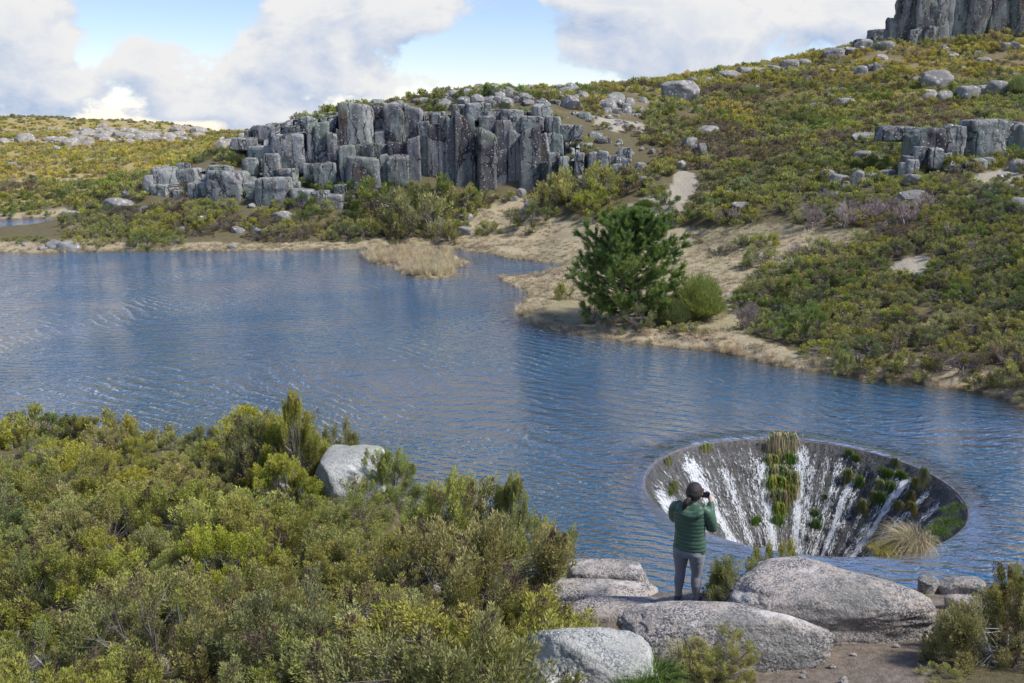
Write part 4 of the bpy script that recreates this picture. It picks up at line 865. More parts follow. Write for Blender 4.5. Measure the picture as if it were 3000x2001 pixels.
def near_in(x, y, z, s, xd, yd, dep):
    j = 10 * vnoise(xy0(x, y, 1.0), 3)
    return (s > .5) & (z > .2) & (xd > -500) & (xd < 1420) & (dep > 6.5) & ~in_poly_d(xd + j, yd, near_clear) & ~in_poly_d(xd, yd, rock_clear) & (yd < 2100) & ~((xd > 840) & (yd < 1120)) & (y > 8.6)
P, Z, XD, YD = poisson(6000, near_in, lambda x, y: 1.02 + .012 * y, (-24, 5), (7.5, 35), 4)
def near_zone(xd, yd):
    if yd < 1120 and xd < 470: return 'olive heather bush on the low left bank just above the lake edge', 'heather on the low left bank'
    if yd < 1180: return 'taller heather bush on the point beside the bright white rock slab', 'heather round the bright white rock slab'
    if xd > 880 and yd < 1400: return 'tall rounded heather bush standing against the lake, left of the rock ledge', 'tall heather left of the rock ledge'
    if xd > 760: return 'yellow tipped heather bush with bare white branches, left of the pale boulder', 'heather left of the pale boulder'
    if yd < 1300: return 'olive heather bush in the upper part of the dense left foreground thicket', 'heather of the upper left thicket'
    if xd < 380: return 'olive heather bush in the lower left corner of the thicket', 'heather of the lower left corner'
    return 'heather bush with grey lichened stems in the lower middle of the thicket', 'heather of the lower middle thicket'
print('near bushes', len(P))
for (x, y), z, xd, yd in zip(P, Z, XD, YD):
    s = rs_.uniform(.8, 1.0) * (1 + .55 * rs_.random() ** 2.5) * (1.0 + .1 * (y > 18)); 
    if yd < 1120 and xd < 480: s *= .58
    lab, grp = near_zone(xd, yd)
    near_bush(rs_.randrange(6), (x, y, z - .08), s, rs_.uniform(0, 6.28), lab, grp, sz=rs_.uniform(.8, 1.25))
def bush_px(k, xd, ybase, w, h, label, Y=None, name='heather_bush', lod=None):
    """a bush whose foot stands at a picture point"""
    if Y is None: X, Y, z = hit(xd, ybase, 6 if ybase > 1000 else 25)
    else: X, _, z = at(xd, ybase, Y)
    dep = Y * cp - (z - CAM_H) * sp; s = w / 2 / F * dep / 1.05; hz = h / F * dep / 1.15 / max(s, .01)
    if lod is None: return near_bush(k, (X, Y, z - .05), s, rs_.uniform(0, 6.28), label, None, name, hz)
    o = link(name, lod, None, (X, Y, z - .05), (0, 0, rs_.uniform(0, 6.28)), (s, s, s * hz)); tag(o, label, 'shrub'); return o
bush_px(3, 690, 1100, 120, 215, 'tallest heather bush of the point, its spire rising over the lake', 23)
bush_px(1, 590, 1095, 190, 150, 'broad heather bush on the point, left of the tall spired one', 23.5)
bush_px(0, 780, 1075, 110, 120, 'heather bush on the point between the spired bush and the white slab', 24.2)
bush_px(5, 905, 1100, 110, 95, 'heather bush with silvery dead stems right of the bright white slab', 21.5)
bush_px(3, 1180, 1290, 120, 225, 'upright plumed heather bush standing tall against the lake', 16)
bush_px(1, 1050, 1300, 260, 220, 'large domed heather bush with grey stems in the middle of the foreground', 16)
bush_px(0, 1230, 1320, 170, 150, 'heather bush overhanging the water beside the rock ledge', 15.2)
bush_px(0, 1722, 1402, 185, 155, 'yellow green heather bush between the person and the largest boulder', 11.75)
bush_px(0, 1785, 1350, 120, 125, 'wispy yellow heather sprays rising behind the largest boulder', 12.2)
bush_px(2, 1650, 1530, 190, 85, 'low dark green shrub growing against the front of the long low boulder', 9.35)
bush_px(0, 2300, 1560, 330, 250, 'dark yellow green bush filling the bottom right corner', 9.6)
bush_px(1, 2330, 1470, 200, 190, 'loose airy heather bush at the right edge above the corner bush', 10.2)
bush_px(2, 2180, 1575, 130, 50, 'small low tuft of heather at the bottom edge right of the bare earth', 8.95)
bush_px(4, 2120, 1400, 40, 60, 'narrow sprig of heather at the right foot of the largest boulder', 11.2)

bush_px(3, 1215, 1450, 150, 110, 'yellow green heather bush spilling over the left end of the low ledge rocks')
bush_px(2, 815, 1222, 150, 42, 'low spreading green juniper at the foot of the bright white slab')
bush_px(2, 735, 1165, 110, 40, 'flat green juniper just left of the bright white slab')
bush_px(2, 655, 1120, 120, 40, 'low juniper mat around the small grey stone')
bush_px(0, 1075, 1500, 250, 165, 'broad bright heather mound directly left of the pale boulder')
bush_px(1, 940, 1540, 300, 190, 'broad yellow green heather mound at the bottom, left of the dry grass')
bush_px(0, 620, 1330, 330, 200, 'highest rounded heather mound in the centre of the left thicket')
bush_px(2, 300, 1250, 330, 170, 'wide olive heather mound in the left thicket under the straw grass')
bush_px(1, 150, 1440, 340, 200, 'large dark green heather mound at the left edge')
# ---- lower detail bushes for the far shore and the slopes
def tone(b, t, i): return dict(base=np.array(b), tip=np.array(t))
HO = np.array([.31, .31, .085])
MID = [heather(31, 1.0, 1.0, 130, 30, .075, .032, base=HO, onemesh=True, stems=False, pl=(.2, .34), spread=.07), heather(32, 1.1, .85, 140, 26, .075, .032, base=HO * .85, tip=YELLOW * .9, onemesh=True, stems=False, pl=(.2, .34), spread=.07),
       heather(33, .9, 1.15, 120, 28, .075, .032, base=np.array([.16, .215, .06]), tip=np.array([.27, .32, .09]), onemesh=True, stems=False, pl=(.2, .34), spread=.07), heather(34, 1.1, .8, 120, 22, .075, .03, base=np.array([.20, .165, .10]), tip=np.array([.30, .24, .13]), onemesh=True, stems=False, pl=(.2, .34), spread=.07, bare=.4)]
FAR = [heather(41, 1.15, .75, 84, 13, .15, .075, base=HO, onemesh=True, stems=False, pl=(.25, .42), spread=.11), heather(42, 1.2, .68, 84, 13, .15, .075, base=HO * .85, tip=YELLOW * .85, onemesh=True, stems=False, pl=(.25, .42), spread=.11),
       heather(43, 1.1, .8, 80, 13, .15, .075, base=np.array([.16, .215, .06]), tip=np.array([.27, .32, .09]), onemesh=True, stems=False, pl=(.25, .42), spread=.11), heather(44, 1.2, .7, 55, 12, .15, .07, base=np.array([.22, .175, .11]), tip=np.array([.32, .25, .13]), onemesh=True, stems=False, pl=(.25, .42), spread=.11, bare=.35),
       heather(45, 1.2, .70, 84, 13, .15, .075, base=np.array([.42, .37, .08]), tip=np.array([.58, .49, .14]), onemesh=True, stems=False, pl=(.25, .42), spread=.11)]  # last one: yellow heather with the sunlight painted into its leaf colour
BARE = [twiggy(51, 1.7, .75, depth=3, n0=12, r0=.032, c0=(.40, .32, .31)), twiggy(52, 1.4, .9, depth=3, n0=13, r0=.030, c0=(.34, .27, .26))]
BROOM = [broom(61, n=13000, L=.26, w=.016), broom(62, 1.0, 1.1, n=13000, L=.24, w=.016, c0=(.09, .12, .03), c1=(.14, .17, .05))]
def bpx(mesh, xd, yb, w, h, label, cat='shrub', name='heather_bush', group=None, ratio=1.05, hh=1.0, Y=None):
    if Y is None: X, Y, z = hit(xd, yb, 25)
    else:
        X = at(xd, yb, Y)[0]; z = gz(X, Y)
    dep = Y * cp - (z - CAM_H) * sp; s = w / 2 / F * dep / ratio; hz = h / F * dep / hh
    o = link(name, mesh, None, (X, Y + s * .5, z - .04), (0, 0, rs_.uniform(0, 6.28)), (s, s, hz)); tag(o, label, cat, group); return o
bpx(MID[0], 950, 555, 190, 130, 'large mid green heather clump hiding the left foot of the dark cliff'); bpx(MID[2], 860, 520, 180, 100, 'dark heather clump at the cliff foot left of the large mid green one'); bpx(MID[0], 1060, 492, 110, 75, 'round heather bush under the right half of the cliff by the straw meadow')
bpx(MID[2], 1000, 500, 150, 90, 'heather clump tight against the cliff between two larger ones'); bpx(MID[1], 900, 560, 130, 80, 'low heather clump directly on the straw shore under the cliff')
bpx(MID[0], 1290, 480, 160, 95, 'bright green heather clump right of the cliff foot'); bpx(MID[0], 1370, 460, 150, 100, 'tall bright green heather clump right behind the pine\'s top'); bpx(MID[1], 1350, 500, 125, 70, 'yellow green round heather clump between the meadow and the pine\'s top')
bpx(MID[2], 1215, 538, 130, 65, 'grey green heather clump alone in the straw meadow'); bpx(MID[0], 1120, 542, 75, 40, 'small round heather bush left of the grey green clump in the meadow'); bpx(MID[1], 1030, 560, 50, 60, 'heather bush beside the bare twiggy shrub on the shore')
bpx(BROOM[1], 1480, 483, 70, 32, 'bright green rounded cushion of broom above the meadow', name='broom_bush', hh=1.3); bpx(MID[2], 1535, 488, 80, 42, 'dark grey green bush right of the bright green cushion')
bpx(BROOM[1], 535, 380, 62, 34, 'vivid green broom cushion on top of the left cliff blocks', name='broom_bush', hh=1.3); bpx(BROOM[0], 1308, 420, 50, 34, 'rounded green broom at the right end of the cliff foot', name='broom_bush', hh=1.3); bpx(BROOM[0], 1735, 228, 80, 34, 'pale green broom mound on the upper slope', name='broom_bush', hh=1.3); bpx(BROOM[0], 2340, 225, 70, 60, 'dark green rounded broom at the right edge high on the slope', name='broom_bush', hh=1.3)
for x, y, w, h, l in ((1560, 515, 65, 26, 'small dark bush at the meadow top, left of the bare bushes'), (1608, 558, 28, 12, 'tiny green bush alone in the meadow'), (1715, 575, 70, 40, 'dark green bush of a pair in the meadow, left'), (1765, 572, 72, 42, 'brownish bush of a pair in the meadow, right'), (1745, 622, 95, 62, 'heather bush at the right rim of the meadow'), (1920, 660, 90, 50, 'grey heather bush by the brown clearing on the right'),
                      (1830, 650, 90, 50, 'heather bush behind the pile of silver roots'), (1790, 700, 110, 75, 'bushy heather right of the bare bush near the shore'), (1650, 770, 1, 1, None), (1945, 860, 75, 65, 'bright yellow green bush at the end of the straw shore'), (1870, 790, 80, 80, 'small leggy heather tree at the back of the straw shore')):
    if l: bpx(MID[(x + y) % 3], x, y, w, h, l)
bpx(MID[3], 1652, 590, 62, 36, 'round purplish brown bush alone in the meadow')
bpx(BARE[0], 1870, 532, 95, 85, 'pinkish bare twiggy bush fan shaped at the back of the meadow', 'bare bush', 'bare_bush', hh=1.7, ratio=1.0); bpx(BARE[1], 1690, 515, 60, 55, 'small pinkish bare bush left of the fan shaped one', 'bare bush', 'bare_bush', hh=1.5, ratio=1.0)
bpx(BARE[0], 2010, 520, 120, 85, 'wide bare bush behind the dark low shrubs at the back of the meadow', 'bare bush', 'bare_bush', hh=1.7); bpx(BARE[1], 2090, 525, 110, 90, 'bare greyish bush right of the wide one by the slab', 'bare bush', 'bare_bush', hh=1.6); bpx(BARE[0], 1022, 556, 46, 60, 'small bare shrub on the straw shore below the cliff', 'bare bush', 'bare_bush', hh=1.6)
bpx(BARE[1], 1718, 762, 110, 95, 'bare grey shrub with white stems on the shore right of the broom', 'bare bush', 'bare_bush', hh=1.5); bpx(BARE[0], 1650, 520, 60, 50, 'leftmost low bare bush at the back of the meadow', 'bare bush', 'bare_bush', hh=1.6); bpx(BARE[1], 2180, 665, 120, 60, 'bare twigs sticking out of the heather on the right bank', 'bare bush', 'bare_bush', hh=1.6)
bpx(BARE[0], 170, 545, 60, 36, 'purplish bare bush among heather by the far left shore', 'bare bush', 'bare_bush', hh=1.7); bpx(BARE[1], 495, 535, 60, 34, 'pale bare bush in the heather under the left cliff blocks', 'bare bush', 'bare_bush', hh=1.5)
for i, (x, y, w, h) in enumerate(((1945, 530, 80, 80), (2060, 505, 110, 75), (2130, 500, 100, 70), (1970, 500, 90, 60), (1610, 470, 60, 40), (1690, 440, 60, 36), (2200, 560, 90, 50), (2270, 640, 90, 60), (1820, 600, 60, 50), (2040, 545, 100, 50), (1900, 470, 80, 40), (1480, 430, 60, 34))):
    bpx(BARE[i % 2], x, y, w, h, 'one of the greyish pink bare bushes scattered along the back of the meadow', 'bare bush', 'bare_bush', 'greyish bare bushes behind the meadow', hh=1.6)
for i in range(9): bpx(BARE[i % 2], 1045 + 26 * i, 243 - (i % 3) * 6, 52, 22, 'low purplish bare scrub on top of the cliff', 'bare bush', 'bare_bush', 'purplish scrub on the cliff top', hh=1.7, Y=None)
bpx(MID[0], 1292, 690, 46, 50, 'small yellow green bush left of the pine by the water', Y=None)

# bushes over all the far ground
def hill_in(x, y, z, s, xd, yd, dep):
    j = 12 * fbm(xy0(x, y, .4), 41, 3); j2 = 6 * fbm(xy0(x, y, .8), 42, 3)
    no = in_poly_d(xd + j, yd + j2, meadow) | in_poly_d(xd + j, yd, path1) | in_poly_d(xd + j, yd, path2) | in_poly_d(xd, yd + j2, path3) | in_poly_d(xd + j, yd, path4)
    cl = in_poly_d(xd, yd, cliffz) & (vnoise(xy0(x, y, .5), 43) < .25)
    n = fbm(xy0(x, y, .16), 44, 3); gap = (n < -.40) & (y < 130)
    gap |= (y > 105) & (x > -10) & (n < -.34)
    return (s > .25) & (z > .12) & ~((xd < 150) & (y < 94.5) & (yd < 545)) & (xd > -120) & (xd < 2480) & (y > 30) & (dep > 28) & ~no & ~cl & ~gap & (np.hypot(x - 38, y - 84) > 0)
P1, Z1_, X1, Y1 = poisson(42000, hill_in, lambda x, y: 1.05 if y < 70 else 1.25, (-58, 95), (32, 118), 5)
P2, Z2_, X2, Y2 = poisson(20000, hill_in, 1.7, (-30, 110), (116, 178), 6)
P3, Z3_, X3, Y3 = poisson(11000, lambda x, y, z, s, xd, yd, dep: (s > .3) & (xd > -120) & (xd < 800) & (fbm(xy0(x, y, .05), 45, 3) > -.28), 2.5, (-150, -15), (112, 300), 8)
P4, Z4_, X4, Y4 = poisson(5000, lambda x, y, z, s, xd, yd, dep: (xd > -120) & (xd < 800) & (vnoise(xy0(x, y, .04), 45) > -.5), 5.0, (-260, -40), (296, 440), 9)
order = np.argsort(P1[:, 1]); P1, Z1_, X1, Y1 = P1[order], Z1_[order], X1[order], Y1[order]
def zone(xd, yd):
    if xd > 1750 and yd > 760: return 'dark green heather bush hanging over the lake on the right bank', 'heather along the right bank water edge'
    if xd > 1980 and yd > 640: return 'olive heather bush in the dense thicket at the right edge above the lake', 'heather of the right edge thicket'
    if xd > 1720: return 'heather bush of the right bank between the meadow and the brown clearing', 'heather of the right bank clearing'
    if xd < 700: return 'brownish green heather bush in the belt between the lake and the left cliff blocks', 'heather belt on the far left shore'
    return 'green heather bush in front of the dark cliff by the straw shore', 'heather at the cliff foot'
def pick_hill(x, y, rs, mid):
    n = _hn[0]
    return n
rsn = np.random.RandomState(9)
def choose(P, yellow):
    n = fbm(xy0(P[:, 0], P[:, 1], .09), 51, 2) + rsn.normal(size=len(P)) * .22
    k = np.where(n < -.26, 2, np.where(n < .02, 1, np.where(n < .42, 0, 3)))
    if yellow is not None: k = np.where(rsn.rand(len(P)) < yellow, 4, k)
    return k
K1 = choose(P1, None)
NI = 150
for i in range(NI):
    lab, grp = zone(X1[i], Y1[i]); s = rs_.uniform(.75, 1.25)
    tag(link('heather_bush', MID[K1[i]], None, (P1[i, 0], P1[i, 1], Z1_[i] - .06), (0, 0, rs_.uniform(0, 6.28)), (s, s, s * rs_.uniform(.8, 1.15))), lab, 'shrub', grp)
mid_objs = [next(o for o in scene.objects if o.type == 'MESH' and o.data == m) if any(o.type == 'MESH' and o.data == m for o in scene.objects) else None for m in MID]
print('hill', len(P1), len(P2), len(P3), len(P4))
far_m = P1[:, 1] > 78
def stuff(name, P, Z, K, protos, smin, smax, sink=.06):
    n = len(P); scatter_stuff(name, np.c_[P, Z - sink], rsn.uniform(smin, smax, n), rsn.rand(n) * 6.283, K, protos, tilt=rsn.normal(size=(n, 2)) * .06)
belt_poly = [(150, 515), (340, 468), (560, 476), (760, 455), (800, 428), (950, 428), (1135, 462), (1110, 492), (1060, 540), (840, 556), (560, 558), (240, 572), (60, 562)]
PB, ZB, XB, YB = poisson(9000, lambda x, y, z, s, xd, yd, dep: (s > .6) & in_poly_d(xd, yd, belt_poly) & (y > 60) & (y < 101) & ~((xd < 150) & (y < 94.5)) & (vnoise(xy0(x, y, .35), 77) > -.55), 1.35, (-52, 2), (80, 101), 31)
stuff('heather_cover', PB, ZB, choose(PB, None), mid_objs, .95, 1.7, .15)
# one bush of each lower detail mesh stands on the slope; the mass repeats it
far_objs = []
for k, m in enumerate(FAR):
    x, y = ((1500, 330), (1800, 330), (2000, 330), (1900, 390), (2050, 150))[k]; X, Y, z = hit(x, y, 60)
    o = link('heather_bush', m, None, (X, Y, z - .05), (0, 0, k), (1, 1, 1)); far_objs.append(o)
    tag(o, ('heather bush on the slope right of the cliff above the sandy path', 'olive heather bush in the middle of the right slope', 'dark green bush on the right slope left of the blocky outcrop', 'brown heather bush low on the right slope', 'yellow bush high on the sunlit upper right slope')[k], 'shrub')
sel = np.arange(len(P1)) >= NI
m1 = sel & ~far_m; m2 = sel & far_m
stuff('heather_cover', P1[m1], Z1_[m1], K1[m1], mid_objs, .75, 1.3)
belt = m2 & (X1 < 1000) & (Y1 > 455); m2 = m2 & ~belt
stuff('heather_cover', P1[m2], Z1_[m2], K1[m2], far_objs, .75, 1.35)

K2 = choose(P2, None); K2 = np.where((Z2_ > 15) & (rsn.rand(len(K2)) < .75), 4, np.where(rsn.rand(len(K2)) < .25, 4, K2)); stuff('heather_cover', P2, Z2_, K2, far_objs, .8, 1.7)  # sunlight high on the slope comes from picking the yellow painted bush
K3 = choose(P3, None); K3 = np.where((P3[:, 1] > 138) & (rsn.rand(len(K3)) < .85), 4, K3); stuff('heather_cover', P3, Z3_, K3, far_objs, .8, 1.6, .15)  # beyond the dark stretch mostly the yellow bush, sunlight put into its colour
K4 = choose(P4, .7); K4 = np.where(P4[:, 1] > 380, 1, K4); stuff('heather_cover', P4, Z4_, K4, far_objs, 1.0, 1.9, .4)  # mostly the yellow bush again, its colour standing in for sunshine
PQ, ZQ, XQ, YQ = poisson(4000, lambda x, y, z, s, xd, yd, dep: (s > .5) & (xd < 160) & (xd > -120) & (y < 94) & (y > 80) & (yd > 546), 1.0, (-62, -36), (80, 100), 33)
PW, ZW, XW, YW = poisson(5000, lambda x, y, z, s, xd, yd, dep: (s > .4) & (xd < 420) & (xd > -120) & (yd < 505), 1.7, (-80, -30), (104, 140), 34)
stuff('heather_cover', PW, ZW, choose(PW, None), far_objs, .6, 1.2, .15)
stuff('heather_cover', PQ, ZQ, choose(PQ, None), mid_objs, .35, .6, .05)

# ---- grass
GR = [tufts(71, 60, .46, .24, .8, .032, c0=(.56, .48, .32), c1=(.44, .37, .24)), tufts(72, 60, .38, .28, 1.0, .032, c0=(.52, .45, .31), c1=(.38, .31, .19)), tufts(73, 50, .30, .26, 1.0, .032, c0=(.40, .33, .24), c1=(.24, .19, .13), gmix=.25, green=(.16, .19, .06))]
REED = [tufts(81, 170, 1.05, .25, .5, .018, c0=(.64, .54, .36), c1=(.50, .41, .25)), tufts(82, 150, .9, .25, .7, .018, c0=(.66, .57, .39), c1=(.52, .43, .27))]
gobjs = []
for k, m in enumerate(GR + REED):
    x, y = ((1400, 560), (1500, 600), (1600, 640), (960, 622), (880, 590))[k]; X, Y, z = hit(x, y, 40)
    o = link('grass_tuft', m, None, (X, Y, z), (0, 0, k)); gobjs.append(o); tag(o, ('short straw tuft in the meadow above the pine', 'short straw tuft in the meadow right of the pine top', 'pale tuft in the meadow near the small purplish bush', 'tall straw tuft on the reed island, right half', 'tall straw tuft on the reed island, left end')[k], 'grass tuft')
PG, ZG, XG, YG = poisson(26000, lambda x, y, z, s, xd, yd, dep: (s > .02) & in_poly_d(xd, yd, meadow) & (dep > 20) & (y > 36) & (fbm(xy0(x, y, .3), 91, 3) > -.3), .42, (-45, 40), (38, 97), 12)
nG = len(PG); kg = rsn.choice([0, 1, 2], nG, p=[.45, .35, .2])
stuff('meadow_grass', PG, ZG, kg, gobjs, .6, 1.25, .02)
PI_, ZI, XI, YI = poisson(5000, lambda x, y, z, s, xd, yd, dep: (poly_sd(x, y, isle) < -.05) & ((xd < 925) & (yd < 612) | (xd > 930) & (xd < 1040) & (yd < 640)), .3, (-20, 0), (60, 86), 13)
stuff('reed_grass', PI_, ZI, rsn.choice([3, 4], len(PI_)), gobjs, .75, 1.25, .02)
PS, ZS, XS, YS = poisson(50000, lambda x, y, z, s, xd, yd, dep: (s > -.12) & (s < 1.5) & (xd > -50) & (xd < 2150) & (y > 36) & (dep > 20) & (vnoise(xy0(x, y, .6), 47) > -.45), .36, (-48, 45), (36, 96), 14)
stuff('shore_grass', PS, np.maximum(ZS, 0), rsn.choice([0, 1, 4], len(PS), p=[.5, .35, .15]), gobjs, .5, .95, .02)
PN, ZN, XN, YN = poisson(3000, lambda x, y, z, s, xd, yd, dep: (s > 0) & (s < 1.6) & (xd > -60) & (xd < 480) & (xd < 260), .35, (-26, -8), (27, 37), 15)
stuff('bank_grass', PN, ZN, rsn.choice([3, 4], len(PN)), gobjs, .5, .9, .02)
for x, y, s, l in ((1690, 815, .9, 'upright straw tuft at the water edge below the bare bush'), (1000, 632, 1.0, 'full straw tuft at the right end of the reed island'), (1390, 1550, 0, None), (1228, 602, .8, 'narrow upright straw tuft by the inlet'), (1235, 745, .9, 'drooping straw tuft on the point of the near shore')):
    if l: X, Y, z = hit(x, y, 25); tag(link('grass_tuft', REED[0], None, (X, Y, z), (0, 0, 1), (s, s, s)), l, 'grass tuft')

# ---- the pine
def pine():
    X, Y, z = hit(1440, 742, 40); H = 7.0 * 0 + (742 - 487) / F * (Y * 1.03); Wd = 260 / F * Y
    root = empty('pine_tree', (X, Y, z)); tag(root, 'broad bushy green pine standing on the straw shore in the middle, by the lake', 'tree')
    rs = np.random.RandomState(5); A = []; B = []; ra = []; rb = []; tips = []
    k = 12; prev = np.array([0, 0, -.1]); rp = .17
    tr = [prev]
    for i in range(1, k + 1):
        t = i / k; p = np.array([.10 * math.sin(t * 5) + .25 * t, .06 * math.cos(t * 4), H * .96 * t]); A.append(prev); B.append(p); ra.append(rp); rp2 = .17 * (1 - t) + .015; rb.append(rp2); prev, rp = p, rp2; tr.append(p)
    n = 125
    for i in range(n):
        t = (i + .5) / n; t = t ** 1.05; zc = H * (.05 + .9 * t); a = i * 2.4 + rs.rand() * .5
        prof = math.sin(math.pi * min(1, (.34 + .66 * t) ** 1.0)) ** .8 * (1.0 if t > .12 else .8); L = Wd / 2 * (prof * rs.uniform(.62, 1.18) + .06)
        c = np.array([.25 * t, 0, zc]); d = np.array([math.cos(a), math.sin(a), rs.uniform(-.12, .2) + .55 * t]); d /= np.linalg.norm(d); q = c; r = .045 * (1 - t) + .012; S = 5
        for s in range(S):
            d = d + np.array([0, 0, .10]) + rs.normal(size=3) * .08; d /= np.linalg.norm(d); q2 = q + d * L / S; A.append(q); B.append(q2); ra.append(r * (1 - s / S * .8)); rb.append(r * (1 - (s + 1) / S * .8))
            if s >= 1:
                for _ in range(4 if s > 1 else 2):
                    e = d + rs.normal(size=3) * .55; e[2] += .15; e /= np.linalg.norm(e); l2 = rs.uniform(.25, .6) * (1.0 - .1 * s) * max(.5, L / 2.2); q3 = q2 + e * l2
                    A.append(q2); B.append(q3); ra.append(.012); rb.append(.006); tips.append((q2 + (q3 - q2) * .55, e)); tips.append((q3, nrm((e + np.array([0, 0, .35]))[None])[0]))
                    e2 = e + rs.normal(size=3) * .5; e2 /= np.linalg.norm(e2); tips.append((q3 - e * .15, e2))
            q = q2
        tips.append((q, d))
    V, Fq = tubes(np.array(A), np.array(B), np.array(ra), np.array(rb)); nT = len(A)
    mt = mk_mesh('trunk', V, [Fq], [M_TWIG], cols=np.repeat(np.array([[.13, .095, .07]]) * rs.uniform(.7, 1.5, (nT, 1)), 6, 0)); link('trunk', mt, root)
    T = np.array([t[0] for t in tips]); Dd = np.array([t[1] for t in tips]); m = len(T); per = 58; kk = np.repeat(np.arange(m), per); N_ = len(kk)
    print('pine tips', m, 'H', H, 'W', Wd)
    t = rs.rand(N_); ax = Dd[kk]; rd = nrm(np.cross(ax, rs.normal(size=(N_, 3)))); Bs = T[kk] + ax * ((t - .5) * .42)[:, None]
    Dr = nrm(ax * .65 + rd * .8); V, Fa = blades(Bs, Dr, rs.uniform(.13, .23, N_), np.full(N_, .020), rs)
    pc = rs.rand(m)[kk][:, None]; out = np.clip((T[:, 2] / H), 0, 1)[kk][:, None]
    c = np.array([.065, .13, .05]) * (1 - pc) + np.array([.24, .29, .08]) * pc; c = c * rs.uniform(.8, 1.25, (N_, 1))
    link('crown', mk_mesh('crown', V, [Fa], [M_PINE], cols=np.repeat(c, 3, 0)), root)
    # dead white stem leaning out in front
    pts = [np.array([.35, -1.0, 2.2]), np.array([.36, -1.05, 1.5]), np.array([.42, -1.1, .8]), np.array([.36, -1.15, .25])]; A = []; B = []; ra = []; rb = []
    for i in range(3): A.append(pts[i]); B.append(pts[i + 1]); ra.append(.035 - .006 * i); rb.append(.03 - .006 * i)
    for i in range(14):
        b = pts[rs.randint(0, 3)] + np.array([0, 0, -rs.rand() * .5]); e = b + np.array([rs.uniform(-.6, .6), rs.uniform(-.3, .1), -rs.rand() * .4]); A.append(b); B.append(e); ra.append(.010); rb.append(.004)
    V, Fq = tubes(np.array(A), np.array(B), np.array(ra), np.array(rb)); o = link('dead_limb', mk_mesh('dead_limb', V, [Fq], [M_TWIG], cols=np.tile([.36, .29, .24], (len(V), 1))), root); o['label'] = 'pale dead limb hanging in front of the crown'
pine()
bpx(BROOM[0], 1612, 745, 185, 140, 'tall soft green broom bush leaning against the right side of the pine', name='broom_bush', hh=1.45, ratio=1.15)
bpx(BROOM[1], 1540, 755, 140, 110, 'olive broom bush between the pine and the tall soft broom', name='broom_bush', hh=1.45, ratio=1.15)
bpx(MID[2], 1470, 768, 110, 60, 'low dark bush under the pine at the water side'); bpx(MID[2], 1360, 745, 85, 60, 'dark green low bush under the left side of the pine'); bpx(MID[1], 1570, 775, 120, 30, 'low green mat of shrub on the straw shore right of the pine')

# ------------------------------------------------------------------ the overflow funnel
KC = 1.15
def cone_z(r): return -.13 - (FR - .02 - r) * KC
def cone_hit(zx, zy):
    """point of the funnel's wall seen at a point of the enlarged picture"""
    xd = (1850 + zx / 2.239) / 1.27605; yd = (1260 + zy / 2.239) / 1.27605
    d = ray(xd, yd); t0 = -CAM_H / d[2]
    for i in range(700):
        t = t0 + i * .02; x, y, z = d[0] * t, d[1] * t, CAM_H + d[2] * t; r = math.hypot(x - FX, y - FY)
        if r < FR and z <= cone_z(r) : return x, y, z, r, math.atan2(y - FY, x - FX)
    x, y = atz(xd, yd); return x, y, 0.0, FR, math.atan2(y - FY, x - FX)
fun = empty('overflow_funnel', (FX, FY, 0)); tag(fun, 'great round funnel shaped overflow with wet dark stone walls sunk in the lake', 'overflow funnel')
m, nt = new_mat('wet_stone'); N = NT(nt)
pos = N.n('ShaderNodeNewGeometry').outputs['Position']; uv = N.n('ShaderNodeUVMap', uv_map='flow').outputs[0]
n1 = N.noise(pos, 2.2, 6, .65); n2 = N.noise(pos, 13, 5, .7); n3 = N.noise(N.map(uv, (14, 1.2, 1)), 3.0, 5, .6); n4 = N.noise(N.map(uv, (5, .8, 1), loc=(4, 1, 0)), 1.6, 4, .6)
c = N.mix(N.ramp(n2, .35, .65), (.03, .03, .032), (.135, .135, .135))
c = N.mix(N.ramp(n3, .42, .62, 0, .75), c, (.022, .02, .02))
c = N.mix(N.ramp(n4, .60, .70, 0, .6), c, (.26, .18, .12))
c = N.mix(N.ramp(N.noise(N.map(pos, loc=(5, 5, 5)), 1.3, 5, .7), .57, .68, 0, .8), c, (.045, .085, .02))
bs = N.n('ShaderNodeBsdfPrincipled', i_Base_Color=c, i_Roughness=.42)
N.link(N.bump(N.math('ADD', n2, N.math('MULTIPLY', n3, .8)), .8, .06), bs.inputs['Normal']); N.n('ShaderNodeOutputMaterial', i_Surface=bs.outputs[0]); M_WET = m
m, nt = new_mat('stone_lip'); N = NT(nt); pos = N.n('ShaderNodeNewGeometry').outputs['Position']
c = N.mix(N.ramp(N.noise(pos, 6, 6, .7), .35, .65), (.11, .09, .085), (.21, .17, .16)); bs = N.n('ShaderNodeBsdfPrincipled', i_Base_Color=c, i_Roughness=.8); N.n('ShaderNodeOutputMaterial', i_Surface=bs.outputs[0]); M_LIP = m
def revolve(name, prof, nu, mat, amp=0.0, parent=None):
    prof = np.array(prof, float); nv = len(prof); a = np.linspace(0, 2 * math.pi, nu, endpoint=False)
    A, J = np.meshgrid(a, np.arange(nv)); rr = prof[J, 0].ravel(); z = prof[J, 1].ravel(); A = A.ravel()
    if amp:
        q = np.stack([np.cos(A) * rr, np.sin(A) * rr, z], 1); w = np.clip((FR - rr) * 3, 0, 1); w = np.where(rr < 1.2, .3, w)
        dlt = amp * (fbm(q * 1.1, 61, 3) + .5 * fbm(q * 4, 62, 3)) * w; rr = rr + dlt * .7; z = z - dlt * .6
    V = np.stack([np.cos(A) * rr, np.sin(A) * rr, z], 1); uvv = np.stack([A / (2 * math.pi) * 6, J.ravel() / nv * 4], 1)
    return link(name, mk_mesh(name, V, [grid_faces(nu, nv, True)[:, ::-1]], [mat], uv=uvv, smooth=True), parent)
